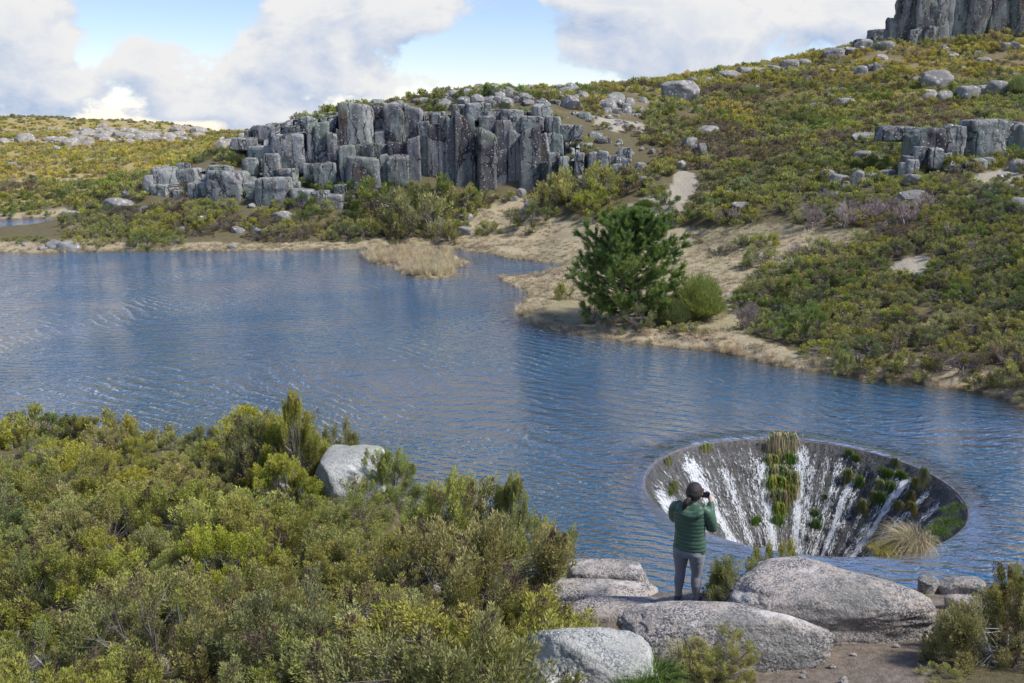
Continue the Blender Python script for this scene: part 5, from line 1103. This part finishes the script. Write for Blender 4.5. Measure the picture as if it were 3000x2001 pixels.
rs_list = np.linspace(FR - .02, 1.0, 60)
revolve('wall', [(r, cone_z(r)) for r in rs_list] + [(.98, cone_z(1.0) - 1), (.98, cone_z(1.0) - 6)], 420, M_WET, .16, fun)
revolve('lip', [(FR - .015, -.20), (FR - .01, -.12), (FR + .03, -.095), (FR + .5, -.10), (FR + .95, -.15), (FR + 1.3, -.5), (FR + 1.5, -2.3)], 300, M_LIP, 0, fun)
m, nt = new_mat('falling_water'); N = NT(nt); uv = N.n('ShaderNodeUVMap', uv_map='flow').outputs[0]
sx = N.n('ShaderNodeSeparateXYZ', i_0=uv); pos = N.n('ShaderNodeNewGeometry').outputs['Position']
a1 = N.noise(N.map(uv, (1.0, .26, 1)), 13, 5, .7, .8); a2 = N.noise(N.map(uv, (1, .34, 1)), 34, 4, .65, .8)
att = N.n('ShaderNodeSeparateColor', i_0=N.n('ShaderNodeAttribute', attribute_name='col').outputs['Color']).outputs[0]
al = N.math('ADD', N.math('MULTIPLY', a1, .6), N.math('MULTIPLY', a2, .5)); al = N.math('MULTIPLY_ADD', att, .27, al)
al = N.ramp(al, .685, .79)
bs = N.n('ShaderNodeBsdfPrincipled', i_Base_Color=N.mix(a2, (.62, .68, .74), (.93, .95, .97)), i_Roughness=.35); N.link(N.bump(N.math('ADD', a1, a2), 1.0, .05), bs.inputs['Normal'])
tp = N.n('ShaderNodeBsdfTransparent'); mx = N.n('ShaderNodeMixShader', i_0=al, i_1=tp.outputs[0], i_2=bs.outputs[0]); N.n('ShaderNodeOutputMaterial', i_Surface=mx.outputs[0]); M_FOAM = m
streams = [(130, 400, 75, .9, 0.0), (345, 165, 50, .95, 0), (180, 230, 25, .5, .1), (260, 250, 25, .45, .1), (470, 210, 28, .55, .1), (590, 220, 40, .75, .12), (520, 260, 30, .4, .3), (690, 250, 30, .35, .2), (735, 320, 18, .6, .3), (768, 100, 14, .6, 0), (845, 190, 48, .95, .12), (960, 150, 20, .25, .3),
           (1118, 105, 45, 1.0, .02), (1185, 200, 40, .7, .1), (1212, 120, 10, .4, .0), (1290, 160, 32, .55, .08), (1375, 180, 26, .75, .08), (1460, 290, 26, .95, .2), (1500, 340, 24, .6, .2), (1575, 230, 12, .5, .1), (1830, 310, 34, 1.0, .08), (1880, 420, 12, .5, .3), (1985, 370, 26, .75, .05), (2060, 450, 40, .65, .05), (2040, 560, 20, .6, .1)]
for zx in range(120, 2080, 40):
    zz_ = 60 + .00012 * (zx - 900) ** 2 + (60 if zx > 1500 else 0) + rnd.uniform(0, 130)
    streams.append((zx + rnd.uniform(-20, 20), zz_ if zx > 300 else zz_ + 160, rnd.uniform(9, 24), rnd.uniform(.2, .6), 0))
for zx, zy, hw, dens, r0 in streams:
    x, y, z, r, a = cone_hit(zx, zy); x2, y2, z2, r2, a2_ = cone_hit(zx + hw, zy); x1, y1, z1, r1, a1_ = cone_hit(zx - hw, zy)
    da = abs((a2_ - a1_ + math.pi) % (2 * math.pi) - math.pi) / 2; da = min(max(da, .012), .2)
    rt = min(FR - .03, r + .05); nu, nv = 11, 46; rows = np.linspace(rt, 1.15, nv); V = []; U = []; cc = []
    for j, rr in enumerate(rows):
        t = (rt - rr) / (rt - 1.15)
        for i in range(nu):
            s = i / (nu - 1) * 2 - 1; ang = a + s * da * 1.9 * (1 + .45 * t + .25 * vnoise(np.array([[t * 6, zx * .1, 0]]))[0])
            q = np.array([[math.cos(ang) * rr, math.sin(ang) * rr, cone_z(rr)]]); dlt = .16 * (fbm(q * 1.1, 61, 3)[0] + .5 * fbm(q * 4, 62, 3)[0]) * min(1, max(0, (FR - rr) * 3)) if rr > 1.2 else 0
            r3 = rr + dlt * .7; V.append((math.cos(ang) * r3 - .03 * math.cos(ang), math.sin(ang) * r3 - .03 * math.sin(ang), cone_z(rr) - dlt * .6 + .035))
            U.append((ang * 3.4, rr * 1.5)); e = max(0, 1 - abs(s) ** 1.5); g = dens * e * min(1, t * 9 + .25) * (1 - .0 * t); cc.append((g, g, g))
    link('water_stream', mk_mesh('water_stream', V, [grid_faces(nu, nv)], [M_FOAM], cols=np.array(cc), uv=U, smooth=True), fun)

def hanging(seed, n=170, L=.6, w=.018, wid=.24, c0=(.56, .46, .27), c1=(.36, .29, .14), green=(.085, .15, .022), gmix=.2, stiff=.26):
    rs = np.random.RandomState(seed); seg = 3; B = np.stack([rs.uniform(-.03, .06, n), rs.normal(size=n) * wid * .5, rs.uniform(-.15, .15, n)], 1)
    o = nrm(np.stack([rs.uniform(.5, 1.2, n), rs.normal(size=n) * .45, rs.uniform(.0, .5, n)], 1)); Ln = L * rs.uniform(.55, 1.1, n); side = nrm(np.cross(o, np.array([0, 0, 1.0]))) * w / 2; V = []
    for s in range(seg + 1):
        t = s / seg; p = B + o * (Ln * stiff * (t + .4 * t * (1 - t)))[:, None] - np.array([0, 0, 1.0]) * (Ln * (t * t * 1.0))[:, None]; wd = side * (1 - .8 * t); V += [p - wd, p + wd]
    V = np.stack(V, 1).reshape(-1, 3); b = (np.arange(n) * (2 * seg + 2))[:, None]; Fq = np.concatenate([b + np.array([2 * s, 2 * s + 1, 2 * s + 3, 2 * s + 2]) for s in range(seg)])
    f = rs.rand(n, 1); c = np.array(c0) * f + np.array(c1) * (1 - f); g = (B[:, 2:3] * 3 + rs.rand(n, 1) - .2) > (1 - gmix); c = np.where(g, np.array(green) * rs.uniform(.7, 1.3, (n, 1)), c)
    return mk_mesh('grass_tuft', V, [Fq], [M_STRAW], cols=np.repeat(c, 2 * seg + 2, 0))
HG = [hanging(1, 300, .95, gmix=.05), hanging(2, 260, .85, gmix=.5, c0=(.40, .34, .12), c1=(.22, .20, .06)), hanging(3, 240, .62, gmix=1.0, c0=(.16, .2, .05), c1=(.1, .12, .04)), hanging(4, 220, .75, gmix=.35, c0=(.36, .27, .12), c1=(.17, .12, .05))]
def hang(k, zx, zy, s, label, sy=1.0):
    x, y, z, r, a = cone_hit(zx, zy); o = link('grass_tuft', HG[k], None, (x - .05 * math.cos(a), y - .05 * math.sin(a), z + .1), (0, 0, a + math.pi), (s, s * sy, s)); tag(o, label, 'grass tuft')
for k, zx, zy, s, sy, lab in [(0, 985, 55, 1.35, 1.5, 'big straw coloured tuft hanging over the rim at the back of the funnel'), (2, 990, 40, .8, 2.0, 'green grass cap on top of the big hanging straw tuft at the back rim'), (0, 975, 150, .95, .9, 'second straw tuft hanging under the big one at the back of the funnel'),
        (1, 920, 200, 1.0, .9, 'dark green tuft left of the second straw tuft in the hanging column'), (2, 1040, 190, 1.1, .8, 'green tuft right of the second straw tuft in the hanging column'), (1, 965, 275, 1.2, 1.1, 'olive tuft in the middle of the hanging grass column'), (1, 1055, 310, 1.1, .7, 'narrow mossy tuft on the right of the hanging column, middle height'),
        (1, 950, 350, 1.4, 1.0, 'large green and straw tuft below the middle of the hanging column'), (3, 1050, 400, 1.1, .6, 'brownish narrow tuft low on the right of the hanging column'), (3, 960, 440, 1.5, .8, 'dangling brown green tuft near the end of the hanging column'), (1, 970, 520, 1.2, .6, 'thin tail tuft of the hanging column'), (2, 955, 590, .9, .7, 'small bright green tuft lowest under the hanging column'),
        (1, 1430, 290, 1.15, .7, 'drooping green tuft left of a pair to the right of the middle falls'), (2, 1505, 330, .95, .7, 'drooping green tuft right of a pair to the right of the middle falls'), (2, 1430, 150, .6, 1.0, 'small green tuft near the rim above the drooping pair'), (2, 1480, 185, .6, 1.0, 'second small green tuft near the rim, lower right of the first'),
        (2, 1210, 545, .7, .8, 'small green tuft between two falls near the bottom'), (2, 1215, 610, .9, .7, 'bright green tuft between two falls at the very bottom'), (2, 1275, 440, .35, 1, 'tiny green sprig in the middle falls'),
        (1, 1740, 210, .6, 1.2, 'mossy tuft near the right rim'), (2, 1690, 290, 1.2, 1.2, 'bright green grass patch high on the right wall'), (1, 1640, 360, 1.1, 1.0, 'green and brown patch left part of the right wall grass'), (2, 1780, 300, .8, 1.2, 'small leafy patch right of the bright green grass'), (2, 1720, 380, 1.2, .9, 'long bright green strand patch beside the white fall on the right'), (2, 1650, 440, 1.0, .9, 'green patch lower on the right wall'), (1, 1600, 430, .8, 1.0, 'mossy clump on the right wall above the lone tuft'),
        (1, 1530, 490, 1.1, .7, 'lone drooping mossy tuft low on the right wall'), (1, 1940, 280, .8, 1.1, 'mossy clump just below the rim at the upper right'), (1, 1880, 340, .6, 1.1, 'small mossy clump under the upper right rim'), (3, 1850, 430, .9, 1.0, 'brown mossy clump between the right hand falls'), (3, 1770, 500, 1.0, 1.2, 'brown mossy clump behind the big straw mound'), (3, 1860, 510, .9, 1.2, 'brown mossy clump right behind the big straw mound'),
        (3, 255, 375, 1.2, 1.1, 'brown green tuft on the left wall beside the person\'s head'), (2, 240, 420, .8, 1.1, 'green tuft under the brown one on the left wall'), (2, 815, 590, .7, 1.0, 'small green patch in the falls left of the hanging column'), (1, 480, 110, .5, 1.6, 'faint mossy patch at the upper left rim'), (1, 230, 200, .5, 1.6, 'faint mossy patch at the far left rim')]:
    hang(k, zx, zy, s * (1.3 if 880 < zx < 1080 and 120 < zy else 1.0), lab, sy)
# straw mound and green cushions on the front right rim
def on_rim(zx, zy, z=-.05): 
    x, y = atz((1850 + zx / 2.239) / 1.27605, (1260 + zy / 2.239) / 1.27605, z); return x, y
big = tufts(91, 520, .95, .38, 1.0, .018, c0=(.60, .50, .31), c1=(.47, .38, .20), lean=(-.35, -.05), gmix=.04)
gcu = tufts(92, 260, .26, .30, 1.1, .020, c0=(.11, .20, .03), c1=(.07, .14, .02)); yel = tufts(93, 240, .55, .35, 1.0, .02, c0=(.30, .30, .08), c1=(.42, .36, .16))
for me_, zx, zy, s, lab in [(big, 1850, 745, 1.25, 'largest mound of pale straw grass on the front right rim of the funnel'), (yel, 1720, 765, 1.0, 'yellowish grass at the left foot of the largest straw mound'), (yel, 1640, 785, .9, 'thin grass fringe on the front rim left of the straw mound'), (gcu, 1920, 725, 1.0, 'green grass right against the largest straw mound'),
                            (gcu, 2000, 650, 1.0, 'bright green cushion on the right rim above the green grass'), (gcu, 2060, 600, 1.0, 'middle bright green cushion on the right rim'), (gcu, 2030, 660, .8, 'lower bright green cushion on the right rim'), (gcu, 2110, 590, .8, 'outer green cushion touching the lake at the right rim'), (gcu, 2080, 520, .8, 'green cushion on the right rim near the brown stone'), (gcu, 2140, 490, .75, 'rightmost green cushion on the rim')]:
    x, y = on_rim(zx, zy); d = math.hypot(x - FX, y - FY); 
    tag(link('grass_tuft', me_, None, (x, y, -.08), (0, 0, 0), (s, s, s)), lab, 'grass tuft')

# near grass tufts
gt = tufts(94, 500, .30, .30, .9, .010, c0=(.10, .20, .03), c1=(.15, .24, .05))
def put(me_, xd, yd, s, lab, Y=None, name='grass_tuft', cat='grass tuft'):
    X, Y_, z = hit(xd, yd, 6) if Y is None else at(xd, yd, Y); tag(link(name, me_, None, (X, Y_, z), (0, 0, 1.0), (s, s, s)), lab, cat)
put(gt, 1500, 1556, 1.0, 'bright green grass cushion between the pale boulder and the bare earth', 9.0)
put(gt, 1465, 1580, .8, 'green grass at the bottom edge beside the pale boulder', 8.8)
gl = tufts(95, 200, .34, .14, .9, .009, c0=(.16, .22, .07), c1=(.45, .38, .24)); put(gl, 1575, 1512, 1.2, 'grey green blady grass left of the shrub at the long low boulder', 9.45); put(gl, 1610, 1520, 1.0, 'dry bent grass under the shrub at the long low boulder', 9.4)
put(gl, 1050, 1545, 1.2, 'pale dry grass at the bottom edge left of the pale boulder')
# dead branches in the foreground heather
def dead(seed, segs, name='dead_branch', c=(.52, .48, .45), r0=.022):
    rs = np.random.RandomState(seed); A = []; B = []; ra = []; rb = []
    def go(p, d, L, r, k):
        q = p
        for s in range(5):
            d = d + rs.normal(size=3) * .22; d[2] = d[2] * .9; d /= np.linalg.norm(d); q2 = q + d * L / 5; A.append(q); B.append(q2); ra.append(r * (1 - s * .15)); rb.append(r * (.85 - s * .15)); q = q2
            if k and s > 0:
                for _ in range(2):
                    e = d + rs.normal(size=3) * .7; e[2] += .15; e /= np.linalg.norm(e); go(q, e, L * .5, r * .5, k - 1)
    go(np.zeros(3), np.array(segs, float), 1.0, r0, 2)
    V, Fq = tubes(np.array(A), np.array(B), np.array(ra), np.array(rb)); return mk_mesh(name, V, [Fq], [M_TWIG], cols=np.array(c) * np.repeat(rs.uniform(.75, 1.2, (len(A), 1)), 6, 0))
DB = [dead(1, (1, .1, .3)), dead(2, (-.7, .2, .7)), dead(3, (.2, .1, 1))]
for k, xd, yd, s, zo, lab in [(1, 1130, 1440, 0.50, 0.33, 'white forked dead branch sticking up above the heather left of the pale boulder'), (2, 1060, 1430, 0.43, 0.30, 'thin upright dead branch left of the white forked one'), (0, 960, 1545, 0.81, 0.21, 'long pale dead branch lying on the heather at the bottom middle'), (1, 1180, 1520, 0.62, 0.18, 'grey crooked branch against the left side of the pale boulder'), (0, 780, 1530, 0.62, 0.21, 'pale bare branch curving over the heather at the bottom'),
                            (1, 470, 1560, 0.50, 0.24, 'white arched dead branch at the bottom edge left of middle'), (0, 1000, 1480, 0.62, 0.24, 'silvery branch trailing through the yellow heather'), (1, 1215, 1470, 0.43, 0.30, 'short bleached stick beside the pale boulder'), (2, 860, 1500, 0.50, 0.24, 'slender bleached stem in the heather left of the trailing branch')]:
    X, Y_, z = hit(xd, yd, 6); tag(link('dead_branch', DB[k], None, (X, Y_, z + zo), (0, 0, k * 2.0), (s, s, s)), lab, 'branch')
root_m = dead(7, (.5, 0, .6), 'root_pile', (.62, .60, .58), .03)
X, Y_, z = hit(1800, 622, 30)
ro = empty('root_pile', (X, Y_, z + .15)); tag(ro, 'tangled pile of silver bleached roots at the right rim of the meadow', 'root pile')
for i in range(7): link('root', root_m, ro, (rnd.uniform(-.25, .25), rnd.uniform(-.2, .2), rnd.uniform(0, .25)), (rnd.uniform(-1, 1), rnd.uniform(-1, 1), i * .9), .55)

# ------------------------------------------------------------------ the person
def plain(name, colr, rough=.8, bump=0.0, sc=200, var=0.0, sheen=0.0):
    m, nt = new_mat(name); N = NT(nt); tc = N.n('ShaderNodeTexCoord').outputs['Object']; f = N.noise(tc, sc, 3, .6); f2 = N.noise(tc, 9, 3, .6)
    c = N.mix(N.ramp(f, .3, .7, 0, 1), tuple(x * (1 - var) for x in colr), tuple(min(1, x * (1 + var)) for x in colr)); c = N.mix(N.ramp(f2, .3, .7, 0, .25), c, tuple(x * .6 for x in colr))
    bs = N.n('ShaderNodeBsdfPrincipled', i_Base_Color=c, i_Roughness=rough)
    if sheen: bs.inputs['Sheen Weight'].default_value = sheen
    if bump: N.link(N.bump(f, bump, .01), bs.inputs['Normal'])
    N.n('ShaderNodeOutputMaterial', i_Surface=bs.outputs[0]); return m
M_SKIN = plain('skin', (.56, .33, .24), .5); M_HAIR = plain('dark_hair', (.028, .02, .019), .5, 1.0, 90, .6); M_JACKET = plain('green_nylon', (.062, .125, .085), .5, .2, 60, .2); M_LEG = plain('grey_jersey', (.22, .23, .27), .9, .3, 260, .35, .2)
M_SHOE = plain('shoe_mesh', (.07, .068, .09), .7, .3, 150, .3); M_SOLE = plain('shoe_sole', (.38, .38, .40), .7); M_CAM = plain('camera_body', (.015, .015, .017), .35)
def loft(rings, seg=28, e=2.3):
    """rings: (centre, half width, half depth, tangent or None, turn)"""
    V = []
    for c, rx, ry, tg in rings:
        c = np.array(c, float)
        if tg is None: u = np.array([1, 0, 0]); w = np.array([0, 1, 0])
        else:
            tg = np.array(tg, float); tg /= np.linalg.norm(tg); u = np.cross(tg, np.array([0, 1, .01])); u /= np.linalg.norm(u); w = np.cross(tg, u)
        for k in range(seg):
            a = 2 * math.pi * k / seg; ca, sa = math.cos(a), math.sin(a); V.append(c + u * rx * math.copysign(abs(ca) ** (2 / e), ca) + w * ry * math.copysign(abs(sa) ** (2 / e), sa))
    n = len(rings); Fq = grid_faces(seg, n, True); i0 = len(V); V.append(np.array(rings[0][0], float)); V.append(np.array(rings[-1][0], float))
    T = [[i0, (k + 1) % seg, k] for k in range(seg)] + [[i0 + 1, (n - 1) * seg + k, (n - 1) * seg + (k + 1) % seg] for k in range(seg)]
    return np.array(V), Fq, np.array(T)
def join_lofts(Ls):
    V = []; Q = []; T = []; o = 0
    for v, q, t in Ls: V.append(v); Q.append(q + o); T.append(t + o); o += len(v)
    return np.concatenate(V), [np.concatenate(Q), np.concatenate(T)]
def curve(P, Rr, n, puff=0.0, step=.05, seg=20, flat=1.0):
    P = np.array(P, float); L = np.r_[0, np.cumsum(np.linalg.norm(np.diff(P, axis=0), axis=1))]; t = np.linspace(0, L[-1], n)
    C_ = np.stack([np.interp(t, L, P[:, i]) for i in range(3)], 1)
    for _ in range(max(2, n // 8)): C_[1:-1] = (C_[:-2] + 2 * C_[1:-1] + C_[2:]) / 4
    r = np.interp(t, L, Rr); r = r * (1 + puff * (np.abs(np.sin(math.pi * t / step)) - .6)); tg = np.gradient(C_, axis=0)
    return loft([(C_[i], r[i], r[i] * flat, tg[i]) for i in range(n)], seg)
def person():
    fl = at(1566, 1374, 12.0); fr = at(1586, 1386, 11.8); cx, cy, cz = at(1577, 1385, 11.9)
    p = empty('person', (cx, cy, cz), R(-24)); tag(p, 'person from behind in quilted green jacket and grey leggings, photographing the funnel', 'person')
    # body: head, neck, arms with hands, torso and legs in one skin
    Vv = []; E_ = []; Rd = []
    def add(pt, r, par=None):
        Vv.append(pt); Rd.append(r); i = len(Vv) - 1
        if par is not None: E_.append((par, i))
        return i
    pel = add((0, 0, .86), .12); bel = add((0, 0, 1.0), .11, pel); ch = add((0, .0, 1.2), .12, bel); nk = add((.0, .0, 1.39), .055, ch); nk2 = add((.02, .02, 1.46), .052, nk); h1 = add((.03, .045, 1.525), .085, nk2); h2 = add((.03, .04, 1.585), .086, h1)
    no = add((.055, .14, 1.52), .014, h1); chn = add((.05, .10, 1.465), .035, h1)
    for s in (-1, 1):
        hp = add((s * .09, 0, .80), .09, pel); kn = add((s * .105, .02, .45), .052, hp); an = add((s * .115, -.01, .11), .034, kn); add((s * .125, .11, .035), .03, an)
        sh = add((s * .17, 0, 1.33), .055, ch)
        if s > 0: el = (.255, .07, 1.09); wr = (.19, .26, 1.355)
        else: el = (-.235, .17, 1.10); wr = (.0, .30, 1.37)
        e = add(el, .040, sh); w = add(wr, .026, e)
        pm = (wr[0] - s * .02, wr[1] + .03, wr[2] + .055); pi_ = add(pm, .030, w)
        side = np.array([-s * .35, .85, .25]) if s > 0 else np.array([.9, .2, .2])
        for f in range(4):
            b = np.array(pm) + np.array([-s * .004 * f, .018 * (f - 1.5) * .6, .022 - .013 * abs(f - 1)]); fl_ = .034 - .003 * abs(f - 1)
            b = np.array(pm) + np.array([0, .004 * f, .030 - .017 * f]); k1 = b + np.array([-s * .012, .030, .012]); k2 = k1 + np.array([-s * fl_ * .8, .018, .004]); k3 = k2 + np.array([-s * .02, -.002, -.004])
            a_ = add(tuple(b), .011, pi_); b_ = add(tuple(k1), .0095, a_); c_ = add(tuple(k2), .009, b_); add(tuple(k3), .008, c_)
        t0 = np.array(pm) + np.array([-s * .022, -.004, -.012]); t1 = t0 + np.array([-s * .022, .004, .020]); a_ = add(tuple(t0), .012, pi_); b_ = add(tuple(t1), .010, a_); add(tuple(t1 + np.array([-s * .016, .008, .016])), .009, b_)
    me = bpy.data.meshes.new('body'); me.from_pydata(Vv, E_, []); me.materials.append(M_SKIN); body = link('body', me, p)
    md = body.modifiers.new('skin', 'SKIN'); md.use_smooth_shade = True
    if not me.skin_vertices:
        pass
    for i, sv in enumerate(me.skin_vertices[0].data): sv.radius = (Rd[i], Rd[i]); sv.use_root = (i == 0)
    sb = body.modifiers.new('sub', 'SUBSURF'); sb.levels = 1; sb.render_levels = 2
    # jacket
    prof = [(.735, .186, .128), (.75, .208, .145), (.80, .213, .150), (.88, .205, .142), (.96, .194, .132), (1.04, .192, .130), (1.12, .200, .132), (1.20, .208, .134), (1.27, .208, .128), (1.32, .196, .115), (1.36, .160, .098), (1.39, .112, .085), (1.415, .082, .080), (1.43, .072, .072)]
    zs = np.arange(.735, 1.43, .007); pr = np.array(prof); rings = []
    for z in zs:
        rx = np.interp(z, pr[:, 0], pr[:, 1]); ry = np.interp(z, pr[:, 0], pr[:, 2]); pf = 1 + .035 * (abs(math.sin(math.pi * z / .052)) ** .6 - .6)
        yo = -.012 * math.sin((z - .75) * 4.5); rings.append(((.006 * math.sin(z * 9), yo, z), rx * pf, ry * pf, None))
    Ls = [loft(rings, 44, 2.25)]
    Ls.append(curve([(.13, 0, 1.345), (.20, .01, 1.30), (.245, .04, 1.19), (.265, .07, 1.085), (.24, .14, 1.12), (.205, .21, 1.26), (.195, .25, 1.335)], [.070, .083, .080, .072, .066, .056, .044], 74, .045, .048, 24))
    Ls.append(curve([(-.13, 0, 1.345), (-.205, .02, 1.30), (-.235, .09, 1.19), (-.24, .17, 1.09), (-.17, .23, 1.16), (-.07, .28, 1.28), (-.02, .295, 1.34)], [.070, .083, .080, .072, .066, .056, .044], 74, .045, .048, 24))
    V, Fs = join_lofts(Ls); V = V + .007 * fbm(V * 16, 71, 4)[:, None] * np.array([1, 1, .3]); link('jacket', mk_mesh('jacket', V, Fs, [M_JACKET], smooth=True), p)
    v, f = ico(4); q = v.copy(); a = np.arctan2(q[:, 0], q[:, 1]); rib = 1 + .035 * np.abs(np.sin(q[:, 0] * 11)) ; q = q * np.array([.178, .088, .112]) * rib[:, None]
    q[:, 2] -= .035 * (1 - np.abs(v[:, 0])) * (v[:, 2] < .2); q[:, 1] -= .025 * (v[:, 2] < 0); q[:, 2] += np.where(v[:, 2] > .3, -.05 * (1 - np.abs(v[:, 0]) * 1.4), 0)
    link('hood', mk_mesh('hood', q + np.array([0, -.065, 1.33]), [f], [M_JACKET], smooth=True), p)
    link('cuff', mk_mesh('cuff', *(lambda r: (r[0], [r[1], r[2]]))(curve([(.196, .245, 1.33), (.191, .258, 1.352)], [.040, .036], 5, seg=16)), [M_JACKET], smooth=True), p)
    # leggings
    Lg = [loft([((0, -.01, z), rx, ry, None) for z, rx, ry in ((.90, .165, .11), (.84, .182, .125), (.79, .196, .142), (.75, .198, .148), (.715, .192, .138), (.69, .18, .118), (.675, .16, .08))], 36, 2.3)]
    for s in (-1, 1):
        rg = []
        for z, x, y, rx, ry in ((.80, .09, -.012, .092, .120), (.74, .097, -.014, .101, .136), (.68, .102, -.008, .097, .122), (.62, .104, .0, .090, .108), (.54, .106, .008, .079, .092), (.46, .107, .016, .066, .074), (.41, .107, .014, .062, .066), (.35, .109, -.004, .064, .068), (.29, .111, -.014, .061, .066), (.21, .113, -.012, .049, .052), (.14, .115, -.008, .041, .043), (.10, .116, -.008, .040, .042), (.09, .116, -.008, .036, .038)):
            rg.append((s * x, y, z, rx * 1.06, ry * 1.03))
        rg = np.array(rg); z2 = np.linspace(.80, .09, 60); ii = [np.interp(-z2, -rg[:, 2], rg[:, k]) for k in range(5)]
        Lg.append(loft([((ii[0][i], ii[1][i], z2[i]), ii[3][i] * (1 + .012 * math.sin(z2[i] * 90)), ii[4][i] * (1 + .012 * math.sin(z2[i] * 70)), None) for i in range(60)][::-1], 26, 2.05))
        # shoe
        zz = []
        for y, w, h in ((-.085, .022, .03), (-.075, .034, .06), (-.04, .040, .088), (0, .041, .090), (.05, .044, .068), (.10, .048, .052), (.14, .046, .042), (.17, .034, .032), (.185, .018, .02)):
            zz.append(((s * .118 + .1 * s * max(0, y), y, .022 + h / 2), w, h / 2, (0, 1, 0)))
        v2, q2, t2 = loft([(c, w, h, None) for c, w, h, _ in zz], 20); 
        V2 = []
        for (c, w, h, _) in zz:
            for k in range(20):
                aa = 2 * math.pi * k / 20; V2.append((c[0] + w * math.cos(aa), c[1], c[2] + h * math.sin(aa)))
        V2.append(zz[0][0]); V2.append(zz[-1][0]); sh = link('shoe', mk_mesh('shoe', V2, [q2, t2], [M_SHOE], smooth=True), p)
        V3 = []
        for (c, w, h, _) in zz:
            for k in range(20):
                aa = 2 * math.pi * k / 20; V3.append((c[0] + w * 1.12 * math.cos(aa), c[1] * 1.03, .014 + .016 * math.sin(aa)))
        V3.append((zz[0][0][0], zz[0][0][1], .014)); V3.append((zz[-1][0][0], zz[-1][0][1], .014)); link('sole', mk_mesh('sole', V3, [q2, t2], [M_SOLE], smooth=True), sh)
    V, Fs = join_lofts(Lg); link('leggings', mk_mesh('leggings', V, Fs, [M_LEG], smooth=True), p)
    # hair: cap and ponytail
    q = v * np.array([.106, .118, .124]); q[:, 1] -= np.where(v[:, 2] < 0, .01, 0); front = (v[:, 1] > .35) & (v[:, 2] < .55); q[front] *= .84; q = q * (1 + .03 * fbm(v * np.array([7, 7, 2]), 81, 4))[:, None]
    hr = link('hair', mk_mesh('hair', q + np.array([.028, .022, 1.555]), [f], [M_HAIR], smooth=True), p)
    vv, qq, tt = curve([(.01, -.075, 1.50), (-.01, -.115, 1.49), (-.035, -.135, 1.45), (-.055, -.135, 1.40), (-.06, -.125, 1.35)], [.018, .032, .040, .034, .010], 26, seg=16); vv = vv + .006 * fbm(vv * np.array([60, 60, 12]), 82, 3)[:, None]
    link('ponytail', mk_mesh('ponytail', vv, [qq, tt], [M_HAIR], smooth=True), hr)
    e_ = ico(2); link('ear', mk_mesh('ear', e_[0] * np.array([.010, .018, .030]) + np.array([.122, .045, 1.535]), [e_[1]], [M_SKIN], smooth=True), body)
    # camera, a thing of its own
    def wpt(l): return p.matrix_basis @ Vector(l)
    cm = empty('camera', wpt((.115, .285, 1.425)), R(-24)); tag(cm, 'small black camera held up in front of the person\'s face', 'camera')
    bm = bmesh.new(); bmesh.ops.create_cube(bm, size=1); bmesh.ops.scale(bm, vec=(.118, .035, .072), verts=bm.verts); bmesh.ops.bevel(bm, geom=bm.edges[:], offset=.006, segments=2, affect='EDGES'); me = bpy.data.meshes.new('camera_body'); bm.to_mesh(me); bm.free(); me.materials.append(M_CAM); link('camera_body', me, cm)
    bm = bmesh.new(); bmesh.ops.create_cone(bm, segments=20, radius1=.027, radius2=.024, depth=.045, cap_ends=True); me = bpy.data.meshes.new('lens'); bm.to_mesh(me); bm.free(); me.materials.append(M_CAM); link('lens', me, cm, (0, .038, 0), (R(90), 0, 0))
    bm = bmesh.new(); bmesh.ops.create_cube(bm, size=1); bmesh.ops.scale(bm, vec=(.074, .003, .05), verts=bm.verts); me = bpy.data.meshes.new('screen'); bm.to_mesh(me); bm.free(); me.materials.append(plain('camera_screen', (.05, .06, .08), .15)); link('screen', me, cm, (-.008, -.019, -.002))
person()
